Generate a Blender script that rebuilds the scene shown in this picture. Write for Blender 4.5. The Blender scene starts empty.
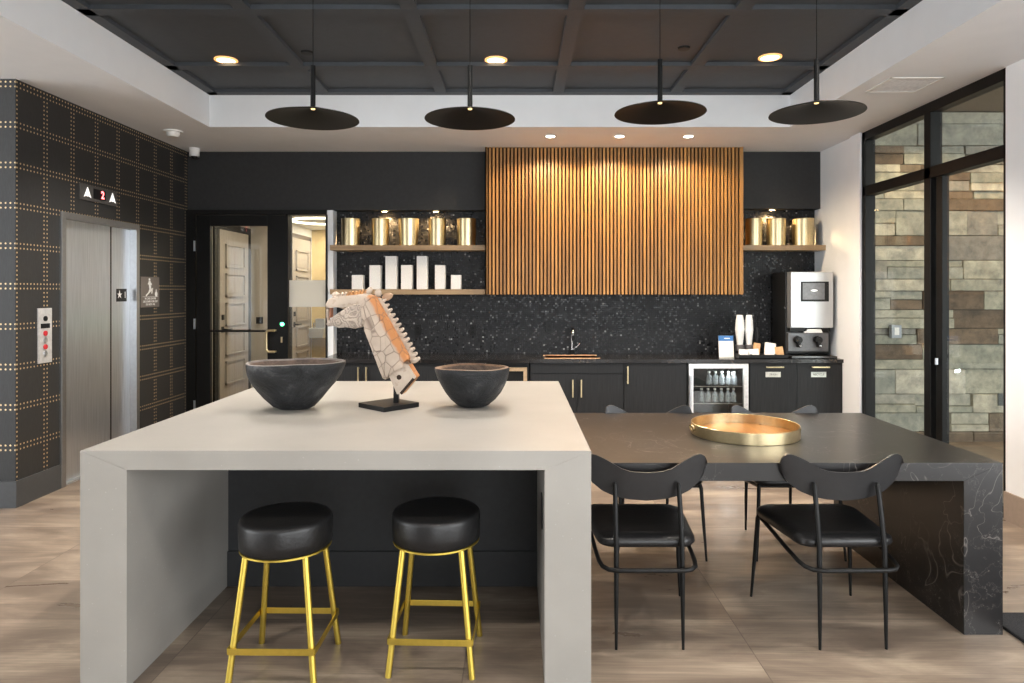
import bpy, bmesh, math, random
from mathutils import Vector, Matrix
random.seed(7)
S = bpy.context.scene
COL = S.collection
PI = math.pi
F = 672.0; CX = 516.0; CY = 291.0; H = 1.52

def PX(px, d): return (px - CX) * d / F
def PZ(py, d): return H + (CY - py) * d / F

# ------------------------------------------------------------------ materials
MATS = {}
def newmat(name):
    m = bpy.data.materials.new(name); m.use_nodes = True
    MATS[name] = m
    return m, m.node_tree, m.node_tree.nodes['Principled BSDF']
def N(nt, t, **kw):
    n = nt.nodes.new(t)
    for k, v in kw.items():
        if k in n.inputs.keys(): n.inputs[k].default_value = v
        else: setattr(n, k, v)
    return n
def L(nt, a, b): nt.links.new(a, b)
def math_(nt, op, a, b=None, c=None):
    n = nt.nodes.new('ShaderNodeMath'); n.operation = op
    for i, v in enumerate((a, b, c)):
        if v is None: continue
        if isinstance(v, (int, float)): n.inputs[i].default_value = v
        else: nt.links.new(v, n.inputs[i])
    return n.outputs[0]
def c4(c): return (c[0], c[1], c[2], 1.0)
def coords(nt, scale=(1, 1, 1), rot=(0, 0, 0)):
    tc = nt.nodes.new('ShaderNodeTexCoord'); mp = nt.nodes.new('ShaderNodeMapping')
    mp.inputs['Scale'].default_value = scale; mp.inputs['Rotation'].default_value = rot
    nt.links.new(tc.outputs['Object'], mp.inputs['Vector'])
    return mp.outputs['Vector']
def ramp(nt, fac, stops, interp='LINEAR'):
    r = nt.nodes.new('ShaderNodeValToRGB'); r.color_ramp.interpolation = interp
    el = r.color_ramp.elements
    el[0].position, el[0].color = stops[0][0], c4(stops[0][1])
    el[1].position, el[1].color = stops[-1][0], c4(stops[-1][1])
    for p, c in stops[1:-1]:
        e = el.new(p); e.color = c4(c)
    nt.links.new(fac, r.inputs['Fac'])
    return r.outputs['Color']
def mixc(nt, fac, a, b):
    n = nt.nodes.new('ShaderNodeMix'); n.data_type = 'RGBA'
    if isinstance(fac, (int, float)): n.inputs[0].default_value = fac
    else: nt.links.new(fac, n.inputs[0])
    for i, v in ((6, a), (7, b)):
        if isinstance(v, tuple): n.inputs[i].default_value = c4(v)
        else: nt.links.new(v, n.inputs[i])
    return n.outputs[2]
def bump(nt, bs, h, strength=.3, dist=.01):
    b = nt.nodes.new('ShaderNodeBump'); b.inputs['Strength'].default_value = strength
    b.inputs['Distance'].default_value = dist
    nt.links.new(h, b.inputs['Height']); nt.links.new(b.outputs[0], bs.inputs['Normal'])

def simple(name, col, rough=.5, metal=0, var=.12, scale=40, bmp=.05, spec=None, stretch=(1, 1, 1), coat=0):
    m, nt, bs = newmat(name)
    v = coords(nt, stretch)
    n = N(nt, 'ShaderNodeTexNoise', Scale=scale, Detail=4.0); L(nt, v, n.inputs['Vector'])
    a = tuple(max(0, c * (1 - var)) for c in col); b = tuple(min(1, c * (1 + var)) for c in col)
    L(nt, ramp(nt, n.outputs['Fac'], [(.3, a), (.7, b)]), bs.inputs['Base Color'])
    bs.inputs['Roughness'].default_value = rough; bs.inputs['Metallic'].default_value = metal
    if spec is None and max(col) < .06: spec = .22
    if spec is not None: bs.inputs['Specular IOR Level'].default_value = spec
    if coat: bs.inputs['Coat Weight'].default_value = coat
    if bmp: bump(nt, bs, n.outputs['Fac'], bmp, .004)
    return m
DARKSPEC = .22
def emit(name, col, strength, base=(0.8, 0.8, 0.8)):
    m, nt, bs = newmat(name)
    bs.inputs['Base Color'].default_value = c4(base)
    bs.inputs['Emission Color'].default_value = c4(col); bs.inputs['Emission Strength'].default_value = strength
    return m

white = simple('white_paint', (.83, .85, .87), .6, var=.015, scale=6, bmp=.02)
cream = simple('cream_paint', (.56, .50, .43), .6, var=.02, scale=6)
darkwall = simple('charcoal_paint', (.031, .0318, .033), .55, var=.08, scale=30, bmp=.05)
darkceil = simple('graphite_ceiling_paint', (.050, .057, .066), .6, var=.06, scale=20)
blackmetal = simple('black_metal', (.008, .008, .008), .42, .2, var=.1, bmp=0)
blackframe = simple('black_frame_paint', (.007, .007, .007), .45, .2, var=.1, bmp=0)
brass = simple('satin_brass', (.60, .49, .29), .30, 1, var=.06, scale=60, bmp=.02)
goldleg = simple('gold_metal', (.74, .56, .11), .38, 1, var=.04, scale=60, bmp=.0)
copper_reflection = simple('copper_reflection', (.85, .45, .22), .3, 1, var=.05)
greystone = simple('grey_baseboard', (.055, .058, .062), .5, var=.05)
taupe = simple('taupe_baseboard', (.30, .235, .19), .5, var=.05)
leather = simple('black_leather', (.0095, .0095, .010), .36, var=.2, scale=90, bmp=.25, spec=.4)
plasticwhite = simple('white_plastic', (.80, .80, .78), .4, var=.02, bmp=0)
plasticblack = simple('black_plastic', (.011, .011, .011), .35, var=.1, bmp=0)
chrome = simple('chrome', (.75, .75, .75), .15, 1, var=.02, bmp=0)
silver = simple('silver_panel', (.52, .53, .54), .34, .75, var=.02, scale=8, bmp=0)
paper = simple('paper', (.82, .80, .76), .7, var=.05)
paperorange = simple('kraft_paper', (.62, .36, .17), .7, var=.15)
bluecard = simple('blue_print', (.04, .18, .48), .5, var=.05)
candlewhite = simple('white_textured_ceramic', (.84, .83, .80), .7, var=.10, scale=120, bmp=.5)
matfab = simple('dark_mat_fabric', (.025, .025, .027), .95, var=.5, scale=260, bmp=.8)
redplastic = simple('red_button', (.55, .03, .04), .4, var=.05)
signgrey = simple('taupe_sign', (.15, .13, .115), .5, var=.04)
whiteprint = simple('white_print', (.85, .85, .83), .6, var=.01, bmp=0)

def glassmat(name, tint=(1, 1, 1), refl=.08, rough=0.0):
    m, nt, bs = newmat(name)
    nt.nodes.remove(bs); out = nt.nodes['Material Output']
    tr = N(nt, 'ShaderNodeBsdfTransparent'); tr.inputs[0].default_value = c4(tint)
    gl = N(nt, 'ShaderNodeBsdfGlossy'); gl.inputs['Roughness'].default_value = rough
    lw = N(nt, 'ShaderNodeLayerWeight', Blend=.5)
    mx = nt.nodes.new('ShaderNodeMixShader')
    fr = math_(nt, 'ADD', math_(nt, 'MULTIPLY', math_(nt, 'POWER', lw.outputs['Facing'], 5.0), .9), refl * .5)
    L(nt, fr, mx.inputs[0])
    L(nt, tr.outputs[0], mx.inputs[1]); L(nt, gl.outputs[0], mx.inputs[2]); L(nt, mx.outputs[0], out.inputs['Surface'])
    return m
glass = glassmat('clear_glass', (.93, .95, .93))
m, nt, bs = newmat('frosted_film')
nt.nodes.remove(bs)
tr = N(nt, 'ShaderNodeBsdfTranslucent'); tr.inputs[0].default_value = (.85, .84, .80, 1)
df = N(nt, 'ShaderNodeBsdfDiffuse'); df.inputs[0].default_value = (.75, .75, .73, 1)
tp = N(nt, 'ShaderNodeBsdfTransparent')
mx = nt.nodes.new('ShaderNodeMixShader'); mx.inputs[0].default_value = .45
mx2 = nt.nodes.new('ShaderNodeMixShader'); mx2.inputs[0].default_value = .18
L(nt, tr.outputs[0], mx.inputs[1]); L(nt, df.outputs[0], mx.inputs[2])
L(nt, mx.outputs[0], mx2.inputs[1]); L(nt, tp.outputs[0], mx2.inputs[2])
L(nt, mx2.outputs[0], nt.nodes['Material Output'].inputs['Surface'])
frost = m

# brushed steel
m, nt, bs = newmat('brushed_steel')
n = N(nt, 'ShaderNodeTexNoise', Scale=3.0, Detail=6.0); L(nt, coords(nt, (1, 40, 1.0)), n.inputs['Vector'])
L(nt, ramp(nt, n.outputs['Fac'], [(.3, (.60, .635, .68)), (.7, (.76, .80, .85))]), bs.inputs['Base Color'])
bs.inputs['Metallic'].default_value = .92; bs.inputs['Roughness'].default_value = .33
bs.inputs['Anisotropic'].default_value = .4
steel = m

# island quartz
m, nt, bs = newmat('greige_quartz')
v = coords(nt)
n = N(nt, 'ShaderNodeTexNoise', Scale=3.0, Detail=5.0); L(nt, v, n.inputs['Vector'])
n2 = N(nt, 'ShaderNodeTexNoise', Scale=220.0, Detail=2.0); L(nt, v, n2.inputs['Vector'])
vo = N(nt, 'ShaderNodeTexVoronoi', Scale=28.0); L(nt, v, vo.inputs['Vector'])
base = ramp(nt, n.outputs['Fac'], [(.3, (.258, .244, .222)), (.7, (.30, .285, .260))])
sp = math_(nt, 'GREATER_THAN', n2.outputs['Fac'], .66)
base = mixc(nt, math_(nt, 'MULTIPLY', sp, .35), base, (.32, .29, .26))
dot = math_(nt, 'LESS_THAN', vo.outputs['Distance'], .07)
base = mixc(nt, math_(nt, 'MULTIPLY', dot, .25), base, (.5, .49, .46))
L(nt, base, bs.inputs['Base Color']); bs.inputs['Roughness'].default_value = .38
quartz = m

# black marble
def veined(name, basecol, veincol, width=.012, amt=.6, rough=.3, sc=1.3):
    m, nt, bs = newmat(name)
    v = coords(nt)
    d = N(nt, 'ShaderNodeTexNoise', Scale=2.2 * sc, Detail=6.0, Roughness=.65); L(nt, v, d.inputs['Vector'])
    n = N(nt, 'ShaderNodeTexNoise', Scale=1.6 * sc, Detail=3.0, Distortion=1.6); L(nt, v, n.inputs['Vector'])
    w = math_(nt, 'ABSOLUTE', math_(nt, 'SUBTRACT', n.outputs['Fac'], .5))
    line = math_(nt, 'SUBTRACT', 1.0, math_(nt, 'MINIMUM', math_(nt, 'DIVIDE', w, width), 1.0))
    msk = math_(nt, 'GREATER_THAN', d.outputs['Fac'], .5)
    soft = ramp(nt, d.outputs['Fac'], [(.40, (0, 0, 0)), (.56, (1, 1, 1))])
    vv = math_(nt, 'MULTIPLY', math_(nt, 'MULTIPLY', line, soft), amt)
    vo = N(nt, 'ShaderNodeTexVoronoi', Scale=5.0 * sc, feature='DISTANCE_TO_EDGE')
    vm = nt.nodes.new('ShaderNodeVectorMath'); vm.operation = 'MULTIPLY_ADD'
    L(nt, d.outputs['Color'], vm.inputs[0]); vm.inputs[1].default_value = (.5, .5, .5); L(nt, v, vm.inputs[2])
    L(nt, vm.outputs[0], vo.inputs['Vector'])
    l2 = math_(nt, 'SUBTRACT', 1.0, math_(nt, 'MINIMUM', math_(nt, 'DIVIDE', vo.outputs['Distance'], .012), 1.0))
    n3 = N(nt, 'ShaderNodeTexNoise', Scale=3.0, Detail=2.0); L(nt, v, n3.inputs['Vector'])
    s3 = ramp(nt, n3.outputs['Fac'], [(.45, (0, 0, 0)), (.58, (1, 1, 1))])
    v2 = math_(nt, 'MULTIPLY', math_(nt, 'MULTIPLY', l2, s3), amt * .7)
    tot = math_(nt, 'MAXIMUM', vv, v2)
    cloud = ramp(nt, d.outputs['Fac'], [(.35, basecol), (.75, tuple(c * 1.7 for c in basecol))])
    L(nt, mixc(nt, tot, cloud, veincol), bs.inputs['Base Color'])
    bs.inputs['Roughness'].default_value = rough
    return m
marble = veined('black_marble', (.0095, .0088, .0088), (.27, .24, .22), width=.006, amt=.5, rough=.30, sc=1.5)
countermat = veined('dark_counter_stone', (.010, .009, .009), (.12, .1, .08), rough=.2)

# dark stained cabinet oak
m, nt, bs = newmat('black_stained_oak')
n = N(nt, 'ShaderNodeTexNoise', Scale=2.0, Detail=8.0, Roughness=.6); L(nt, coords(nt, (60, 60, 2)), n.inputs['Vector'])
L(nt, ramp(nt, n.outputs['Fac'], [(.35, (.013, .014, .015)), (.7, (.026, .027, .029))]), bs.inputs['Base Color'])
bs.inputs['Roughness'].default_value = .5; bs.inputs['Specular IOR Level'].default_value = .25; bump(nt, bs, n.outputs['Fac'], .15, .002)
cabmat = m

def woodmat(name, a, b, st=(3, 3, 40), rough=.45):
    m, nt, bs = newmat(name)
    n = N(nt, 'ShaderNodeTexNoise', Scale=1.5, Detail=7.0, Roughness=.6, Distortion=.4); L(nt, coords(nt, st), n.inputs['Vector'])
    L(nt, ramp(nt, n.outputs['Fac'], [(.32, a), (.68, b)]), bs.inputs['Base Color'])
    bs.inputs['Roughness'].default_value = rough; bump(nt, bs, n.outputs['Fac'], .12, .002)
    return m
slatwood = woodmat('slat_oak', (.36, .17, .04), (.56, .28, .075), (9, 9, 1.2))
shelfwood = woodmat('shelf_oak', (.24, .155, .08), (.36, .25, .14), (1.5, 30, 30))
m, nt, bs = newmat('slat_oak_varied')
g = nt.nodes.new('ShaderNodeNewGeometry')
n = N(nt, 'ShaderNodeTexNoise', Scale=1.5, Detail=7.0, Roughness=.6, Distortion=.4); L(nt, coords(nt, (9, 9, 1.2)), n.inputs['Vector'])
c1 = ramp(nt, n.outputs['Fac'], [(.32, (.27, .125, .028)), (.68, (.44, .22, .055))])
c2 = ramp(nt, g.outputs['Random Per Island'], [(0, (.68, .66, .66)), (.5, (.95, .93, .9)), (1, (1.2, 1.15, 1.1))])
mm = nt.nodes.new('ShaderNodeMix'); mm.data_type = 'RGBA'; mm.blend_type = 'MULTIPLY'; mm.inputs[0].default_value = 1
L(nt, c1, mm.inputs[6]); L(nt, c2, mm.inputs[7]); L(nt, mm.outputs[2], bs.inputs['Base Color']); bs.inputs['Roughness'].default_value = .45
slatwood = m
slatback = simple('slat_backing', (.04, .02, .008), .8)
traywood = woodmat('tray_amber_wood', (.24, .08, .010), (.38, .15, .02), (14, 2, 2), .3)
doorwood = woodmat('greige_door_wood', (.33, .29, .25), (.43, .385, .34), (40, 40, 2))

# floor tile
m, nt, bs = newmat('floor_travertine_tile')
tc = nt.nodes.new('ShaderNodeTexCoord'); sx = nt.nodes.new('ShaderNodeSeparateXYZ'); L(nt, tc.outputs['Object'], sx.inputs[0])
T = 1.207
ux = math_(nt, 'DIVIDE', math_(nt, 'ADD', sx.outputs[0], .21 + 20 * T), T)
uy = math_(nt, 'DIVIDE', math_(nt, 'ADD', sx.outputs[1], -3.114 + 20 * T), T)
fx = math_(nt, 'FRACT', ux); fy = math_(nt, 'FRACT', uy)
ex = math_(nt, 'MINIMUM', fx, math_(nt, 'SUBTRACT', 1.0, fx)); ey = math_(nt, 'MINIMUM', fy, math_(nt, 'SUBTRACT', 1.0, fy))
grout = math_(nt, 'LESS_THAN', math_(nt, 'MINIMUM', ex, ey), .0018)
cell = nt.nodes.new('ShaderNodeCombineXYZ'); L(nt, math_(nt, 'FLOOR', ux), cell.inputs[0]); L(nt, math_(nt, 'FLOOR', uy), cell.inputs[1])
wn = nt.nodes.new('ShaderNodeTexWhiteNoise'); L(nt, cell.outputs[0], wn.inputs['Vector'])
off = nt.nodes.new('ShaderNodeVectorMath'); off.operation = 'MULTIPLY_ADD'
L(nt, wn.outputs['Color'], off.inputs[0]); off.inputs[1].default_value = (7, 7, 7)
mp = nt.nodes.new('ShaderNodeMapping'); mp.inputs['Scale'].default_value = (.9, 3.8, 1); mp.inputs['Rotation'].default_value = (0, 0, .06)
L(nt, tc.outputs['Object'], mp.inputs['Vector']); L(nt, mp.outputs[0], off.inputs[2])
n1 = N(nt, 'ShaderNodeTexNoise', Scale=1.3, Detail=8.0, Roughness=.62, Distortion=.7); L(nt, off.outputs[0], n1.inputs['Vector'])
mp2 = nt.nodes.new('ShaderNodeMapping'); mp2.inputs['Scale'].default_value = (2.0, 30, 1); mp2.inputs['Rotation'].default_value = (0, 0, .05)
L(nt, off.outputs[0], mp2.inputs['Vector'])
n2 = N(nt, 'ShaderNodeTexNoise', Scale=1.0, Detail=5.0, Distortion=.5); L(nt, mp2.outputs[0], n2.inputs['Vector'])
f = math_(nt, 'ADD', math_(nt, 'MULTIPLY', n1.outputs['Fac'], .82), math_(nt, 'MULTIPLY', n2.outputs['Fac'], .18))
bc = ramp(nt, f, [(.28, (.115, .086, .067)), (.46, (.175, .134, .103)), (.55, (.25, .194, .148)), (.68, (.40, .325, .245))])
L(nt, mixc(nt, grout, bc, (.12, .09, .07)), bs.inputs['Base Color'])
L(nt, ramp(nt, n1.outputs['Fac'], [(.3, (.26, .26, .26)), (.7, (.38, .38, .38))]), bs.inputs['Roughness'])
floormat = m

# black mosaic
m, nt, bs = newmat('black_mosaic_tile')
tc = nt.nodes.new('ShaderNodeTexCoord'); sx = nt.nodes.new('ShaderNodeSeparateXYZ'); L(nt, tc.outputs['Object'], sx.inputs[0])
p = .0215
ux = math_(nt, 'DIVIDE', math_(nt, 'ADD', sx.outputs[0], 20), p); uz = math_(nt, 'DIVIDE', math_(nt, 'ADD', sx.outputs[2], 20), p)
fx = math_(nt, 'FRACT', ux); fz = math_(nt, 'FRACT', uz)
e = math_(nt, 'MINIMUM', math_(nt, 'MINIMUM', fx, math_(nt, 'SUBTRACT', 1.0, fx)), math_(nt, 'MINIMUM', fz, math_(nt, 'SUBTRACT', 1.0, fz)))
gr = math_(nt, 'LESS_THAN', e, .10)
cell = nt.nodes.new('ShaderNodeCombineXYZ'); L(nt, math_(nt, 'FLOOR', ux), cell.inputs[0]); L(nt, math_(nt, 'FLOOR', uz), cell.inputs[1])
wn = nt.nodes.new('ShaderNodeTexWhiteNoise'); L(nt, cell.outputs[0], wn.inputs['Vector'])
bc = ramp(nt, wn.outputs['Value'], [(0, (.005, .005, .006)), (.7, (.014, .0145, .016)), (.90, (.032, .032, .036)), (.95, (.05, .05, .055)), (.985, (.16, .16, .16)), (1, (.38, .38, .37))])
L(nt, mixc(nt, gr, bc, (.004, .004, .004)), bs.inputs['Base Color'])
L(nt, ramp(nt, wn.outputs['Value'], [(0, (.22, .22, .22)), (1, (.6, .6, .6))]), bs.inputs['Roughness'])
bs.inputs['Specular IOR Level'].default_value = .3
hn = math_(nt, 'ADD', math_(nt, 'MULTIPLY', math_(nt, 'MINIMUM', e, .12), 6.0), math_(nt, 'MULTIPLY', wn.outputs['Value'], .3))
bump(nt, bs, hn, .35, .004)
mosaic = m

# studded wallpaper: double lines of gold studs
def studmat(name, axis, u0):
    m, nt, bs = newmat(name)
    tc = nt.nodes.new('ShaderNodeTexCoord'); sx = nt.nodes.new('ShaderNodeSeparateXYZ'); L(nt, tc.outputs['Object'], sx.inputs[0])
    U = math_(nt, 'ADD', sx.outputs[axis], -u0 + 30.5); V = math_(nt, 'ADD', sx.outputs[2], -2.122 + 28.4)
    def lines(c, P, n_at, perp, Pp, npp):
        # two lines at +-.0165 of each multiple of P, studs spaced Pp/npp along
        r = math_(nt, 'SUBTRACT', math_(nt, 'MULTIPLY', math_(nt, 'FRACT', math_(nt, 'ADD', math_(nt, 'DIVIDE', c, P), .5)), P), P / 2)
        a = math_(nt, 'SUBTRACT', math_(nt, 'ABSOLUTE', r), .0165)
        s = Pp / npp
        q = math_(nt, 'MULTIPLY', math_(nt, 'SUBTRACT', math_(nt, 'FRACT', math_(nt, 'DIVIDE', perp, s)), .5), s)
        d2 = math_(nt, 'ADD', math_(nt, 'MULTIPLY', a, a), math_(nt, 'MULTIPLY', q, q))
        return math_(nt, 'SQRT', d2)
    d1 = lines(U, .305, 0, V, .284, 9); d2 = lines(V, .284, 0, U, .305, 9)
    d = math_(nt, 'MINIMUM', d1, d2)
    R = .0066
    stud = math_(nt, 'LESS_THAN', d, R)
    n = N(nt, 'ShaderNodeTexNoise', Scale=1.0, Detail=4.0)
    L(nt, coords(nt, (400, 400, 25)), n.inputs['Vector'])
    bc = ramp(nt, n.outputs['Fac'], [(.3, (.0145, .015, .0153)), (.7, (.027, .0275, .028))])
    L(nt, mixc(nt, stud, bc, (.66, .49, .27)), bs.inputs['Base Color'])
    L(nt, math_(nt, 'MULTIPLY', stud, .55), bs.inputs['Metallic'])
    L(nt, math_(nt, 'SUBTRACT', .6, math_(nt, 'MULTIPLY', stud, .22)), bs.inputs['Roughness'])
    h = math_(nt, 'SUBTRACT', 1.0, math_(nt, 'MINIMUM', math_(nt, 'DIVIDE', d, R), 1.0))
    bump(nt, bs, h, .5, .004)
    return m
stud_y = studmat('studded_wallpaper', 1, 5.02 - .0)
stud_x = studmat('studded_wallpaper_side', 0, -3.364)

# stone
m, nt, bs = newmat('ashlar_stone')
g = nt.nodes.new('ShaderNodeNewGeometry')
v = coords(nt, (1, 1, 1))
n = N(nt, 'ShaderNodeTexNoise', Scale=9.0, Detail=8.0, Roughness=.65); L(nt, v, n.inputs['Vector'])
c1 = ramp(nt, g.outputs['Random Per Island'], [(0, (.13, .10, .075)), (.09, (.20, .155, .115)), (.12, (.30, .32, .28)), (.40, (.42, .42, .35)), (.62, (.34, .36, .33)), (.8, (.48, .46, .38)), (.94, (.55, .54, .47)), (1, (.22, .22, .21))], 'LINEAR')
c2 = ramp(nt, n.outputs['Fac'], [(.32, (.35, .36, .36)), (.66, (1.3, 1.2, 1.08))])
mm = nt.nodes.new('ShaderNodeMix'); mm.data_type = 'RGBA'; mm.blend_type = 'MULTIPLY'; mm.inputs[0].default_value = .7
L(nt, c1, mm.inputs[6]); L(nt, c2, mm.inputs[7]); L(nt, mm.outputs[2], bs.inputs['Base Color'])
bs.inputs['Roughness'].default_value = .85; bump(nt, bs, n.outputs['Fac'], .9, .02)
stone = m

# carved driftwood for the sculpture
def carved(name, base, dark, mode):
    m, nt, bs = newmat(name)
    v = coords(nt)
    n = N(nt, 'ShaderNodeTexNoise', Scale=14.0, Detail=6.0); L(nt, v, n.inputs['Vector'])
    b0 = ramp(nt, n.outputs['Fac'], [(.3, tuple(c * .86 for c in base)), (.7, tuple(min(1, c * 1.1) for c in base))])
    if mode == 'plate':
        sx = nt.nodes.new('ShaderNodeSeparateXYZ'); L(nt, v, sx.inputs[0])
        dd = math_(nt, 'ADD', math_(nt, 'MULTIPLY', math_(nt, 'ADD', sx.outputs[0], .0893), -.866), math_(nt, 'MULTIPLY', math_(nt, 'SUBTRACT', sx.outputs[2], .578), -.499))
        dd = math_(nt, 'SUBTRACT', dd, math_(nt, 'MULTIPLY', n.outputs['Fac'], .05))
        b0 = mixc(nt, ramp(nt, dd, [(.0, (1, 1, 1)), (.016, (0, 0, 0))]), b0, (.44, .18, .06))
        vo = N(nt, 'ShaderNodeTexVoronoi', Scale=20.0, feature='DISTANCE_TO_EDGE', Randomness=.6)
        L(nt, coords(nt, (1, .35, .8), (0, .5, 0)), vo.inputs['Vector'])
        ln = math_(nt, 'SUBTRACT', 1.0, math_(nt, 'MINIMUM', math_(nt, 'DIVIDE', vo.outputs['Distance'], .035), 1.0))
    elif mode == 'swirl':
        vo = N(nt, 'ShaderNodeTexVoronoi', Scale=18.0)
        vm = nt.nodes.new('ShaderNodeVectorMath'); vm.operation = 'MULTIPLY_ADD'; L(nt, n.outputs['Color'], vm.inputs[0]); vm.inputs[1].default_value = (.07, .07, .07)
        L(nt, coords(nt, (1, .3, 1)), vm.inputs[2]); L(nt, vm.outputs[0], vo.inputs['Vector'])
        ln = math_(nt, 'MULTIPLY', math_(nt, 'ADD', math_(nt, 'SINE', math_(nt, 'MULTIPLY', vo.outputs['Distance'], 27.0)), 1.0), .42)
        ln = math_(nt, 'POWER', ln, 2.0)
    else:
        n2 = N(nt, 'ShaderNodeTexNoise', Scale=40.0, Detail=3.0); L(nt, v, n2.inputs['Vector'])
        ln = math_(nt, 'MULTIPLY', math_(nt, 'GREATER_THAN', n2.outputs['Fac'], .62), .35)
    L(nt, mixc(nt, math_(nt, 'MULTIPLY', ln, .9), b0, dark), bs.inputs['Base Color'])
    bs.inputs['Roughness'].default_value = .75
    bump(nt, bs, math_(nt, 'SUBTRACT', 1.0, ln), .8, .006)
    return m
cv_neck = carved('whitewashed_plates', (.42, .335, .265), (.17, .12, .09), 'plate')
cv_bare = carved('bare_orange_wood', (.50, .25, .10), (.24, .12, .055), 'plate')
cv_head = carved('whitewashed_swirls', (.42, .345, .28), (.15, .115, .09), 'swirl')
cv_pale = carved('whitewashed_wood', (.46, .375, .30), (.28, .20, .14), 'plain')
cv_hole = simple('dark_slot', (.03, .018, .012), .8)
cv_red = simple('reddish_wood', (.32, .13, .07), .7)
# bowls
def bowlmat(name, a, b, c):
    m, nt, bs = newmat(name)
    v = coords(nt, (1, 1, 1.6))
    n = N(nt, 'ShaderNodeTexNoise', Scale=5.0, Detail=8.0, Roughness=.7, Distortion=.5); L(nt, v, n.inputs['Vector'])
    L(nt, ramp(nt, n.outputs['Fac'], [(.38, a), (.54, b), (.70, c)]), bs.inputs['Base Color'])
    bs.inputs['Roughness'].default_value = .55; bs.inputs['Specular IOR Level'].default_value = .25; bump(nt, bs, n.outputs['Fac'], .8, .015)
    return m
bowlgrey = bowlmat('charred_wood_grey', (.010, .0105, .011), (.024, .025, .027), (.10, .10, .10))
bowlrim = bowlmat('worn_brown_rim', (.08, .045, .025), (.17, .10, .06), (.26, .17, .11))
bowlin = bowlmat('bowl_inside', (.03, .022, .018), (.09, .06, .045), (.15, .10, .08))
bowlrimg = bowlmat('worn_grey_rim', (.08, .07, .065), (.16, .14, .13), (.26, .23, .21))
# water bottle
bottle_m, nt, bs = newmat('clear_plastic')
bs.inputs['Base Color'].default_value = (.75, .80, .85, 1); bs.inputs['Roughness'].default_value = .12; bs.inputs['Alpha'].default_value = .32
bs.inputs['Specular IOR Level'].default_value = 1
yellowwp = woodmat('yellow_wallpaper', (.56, .42, .20), (.72, .56, .30), (2, 2, 1.5), .6)
led_warm = emit('warm_led', (1, .72, .40), 5)
led_white = emit('white_led', (1, .90, .76), 14)
led_green = emit('green_led', (.03, 1, .35), 5)
led_red = emit('red_digit', (1, .05, .06), 4)

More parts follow.
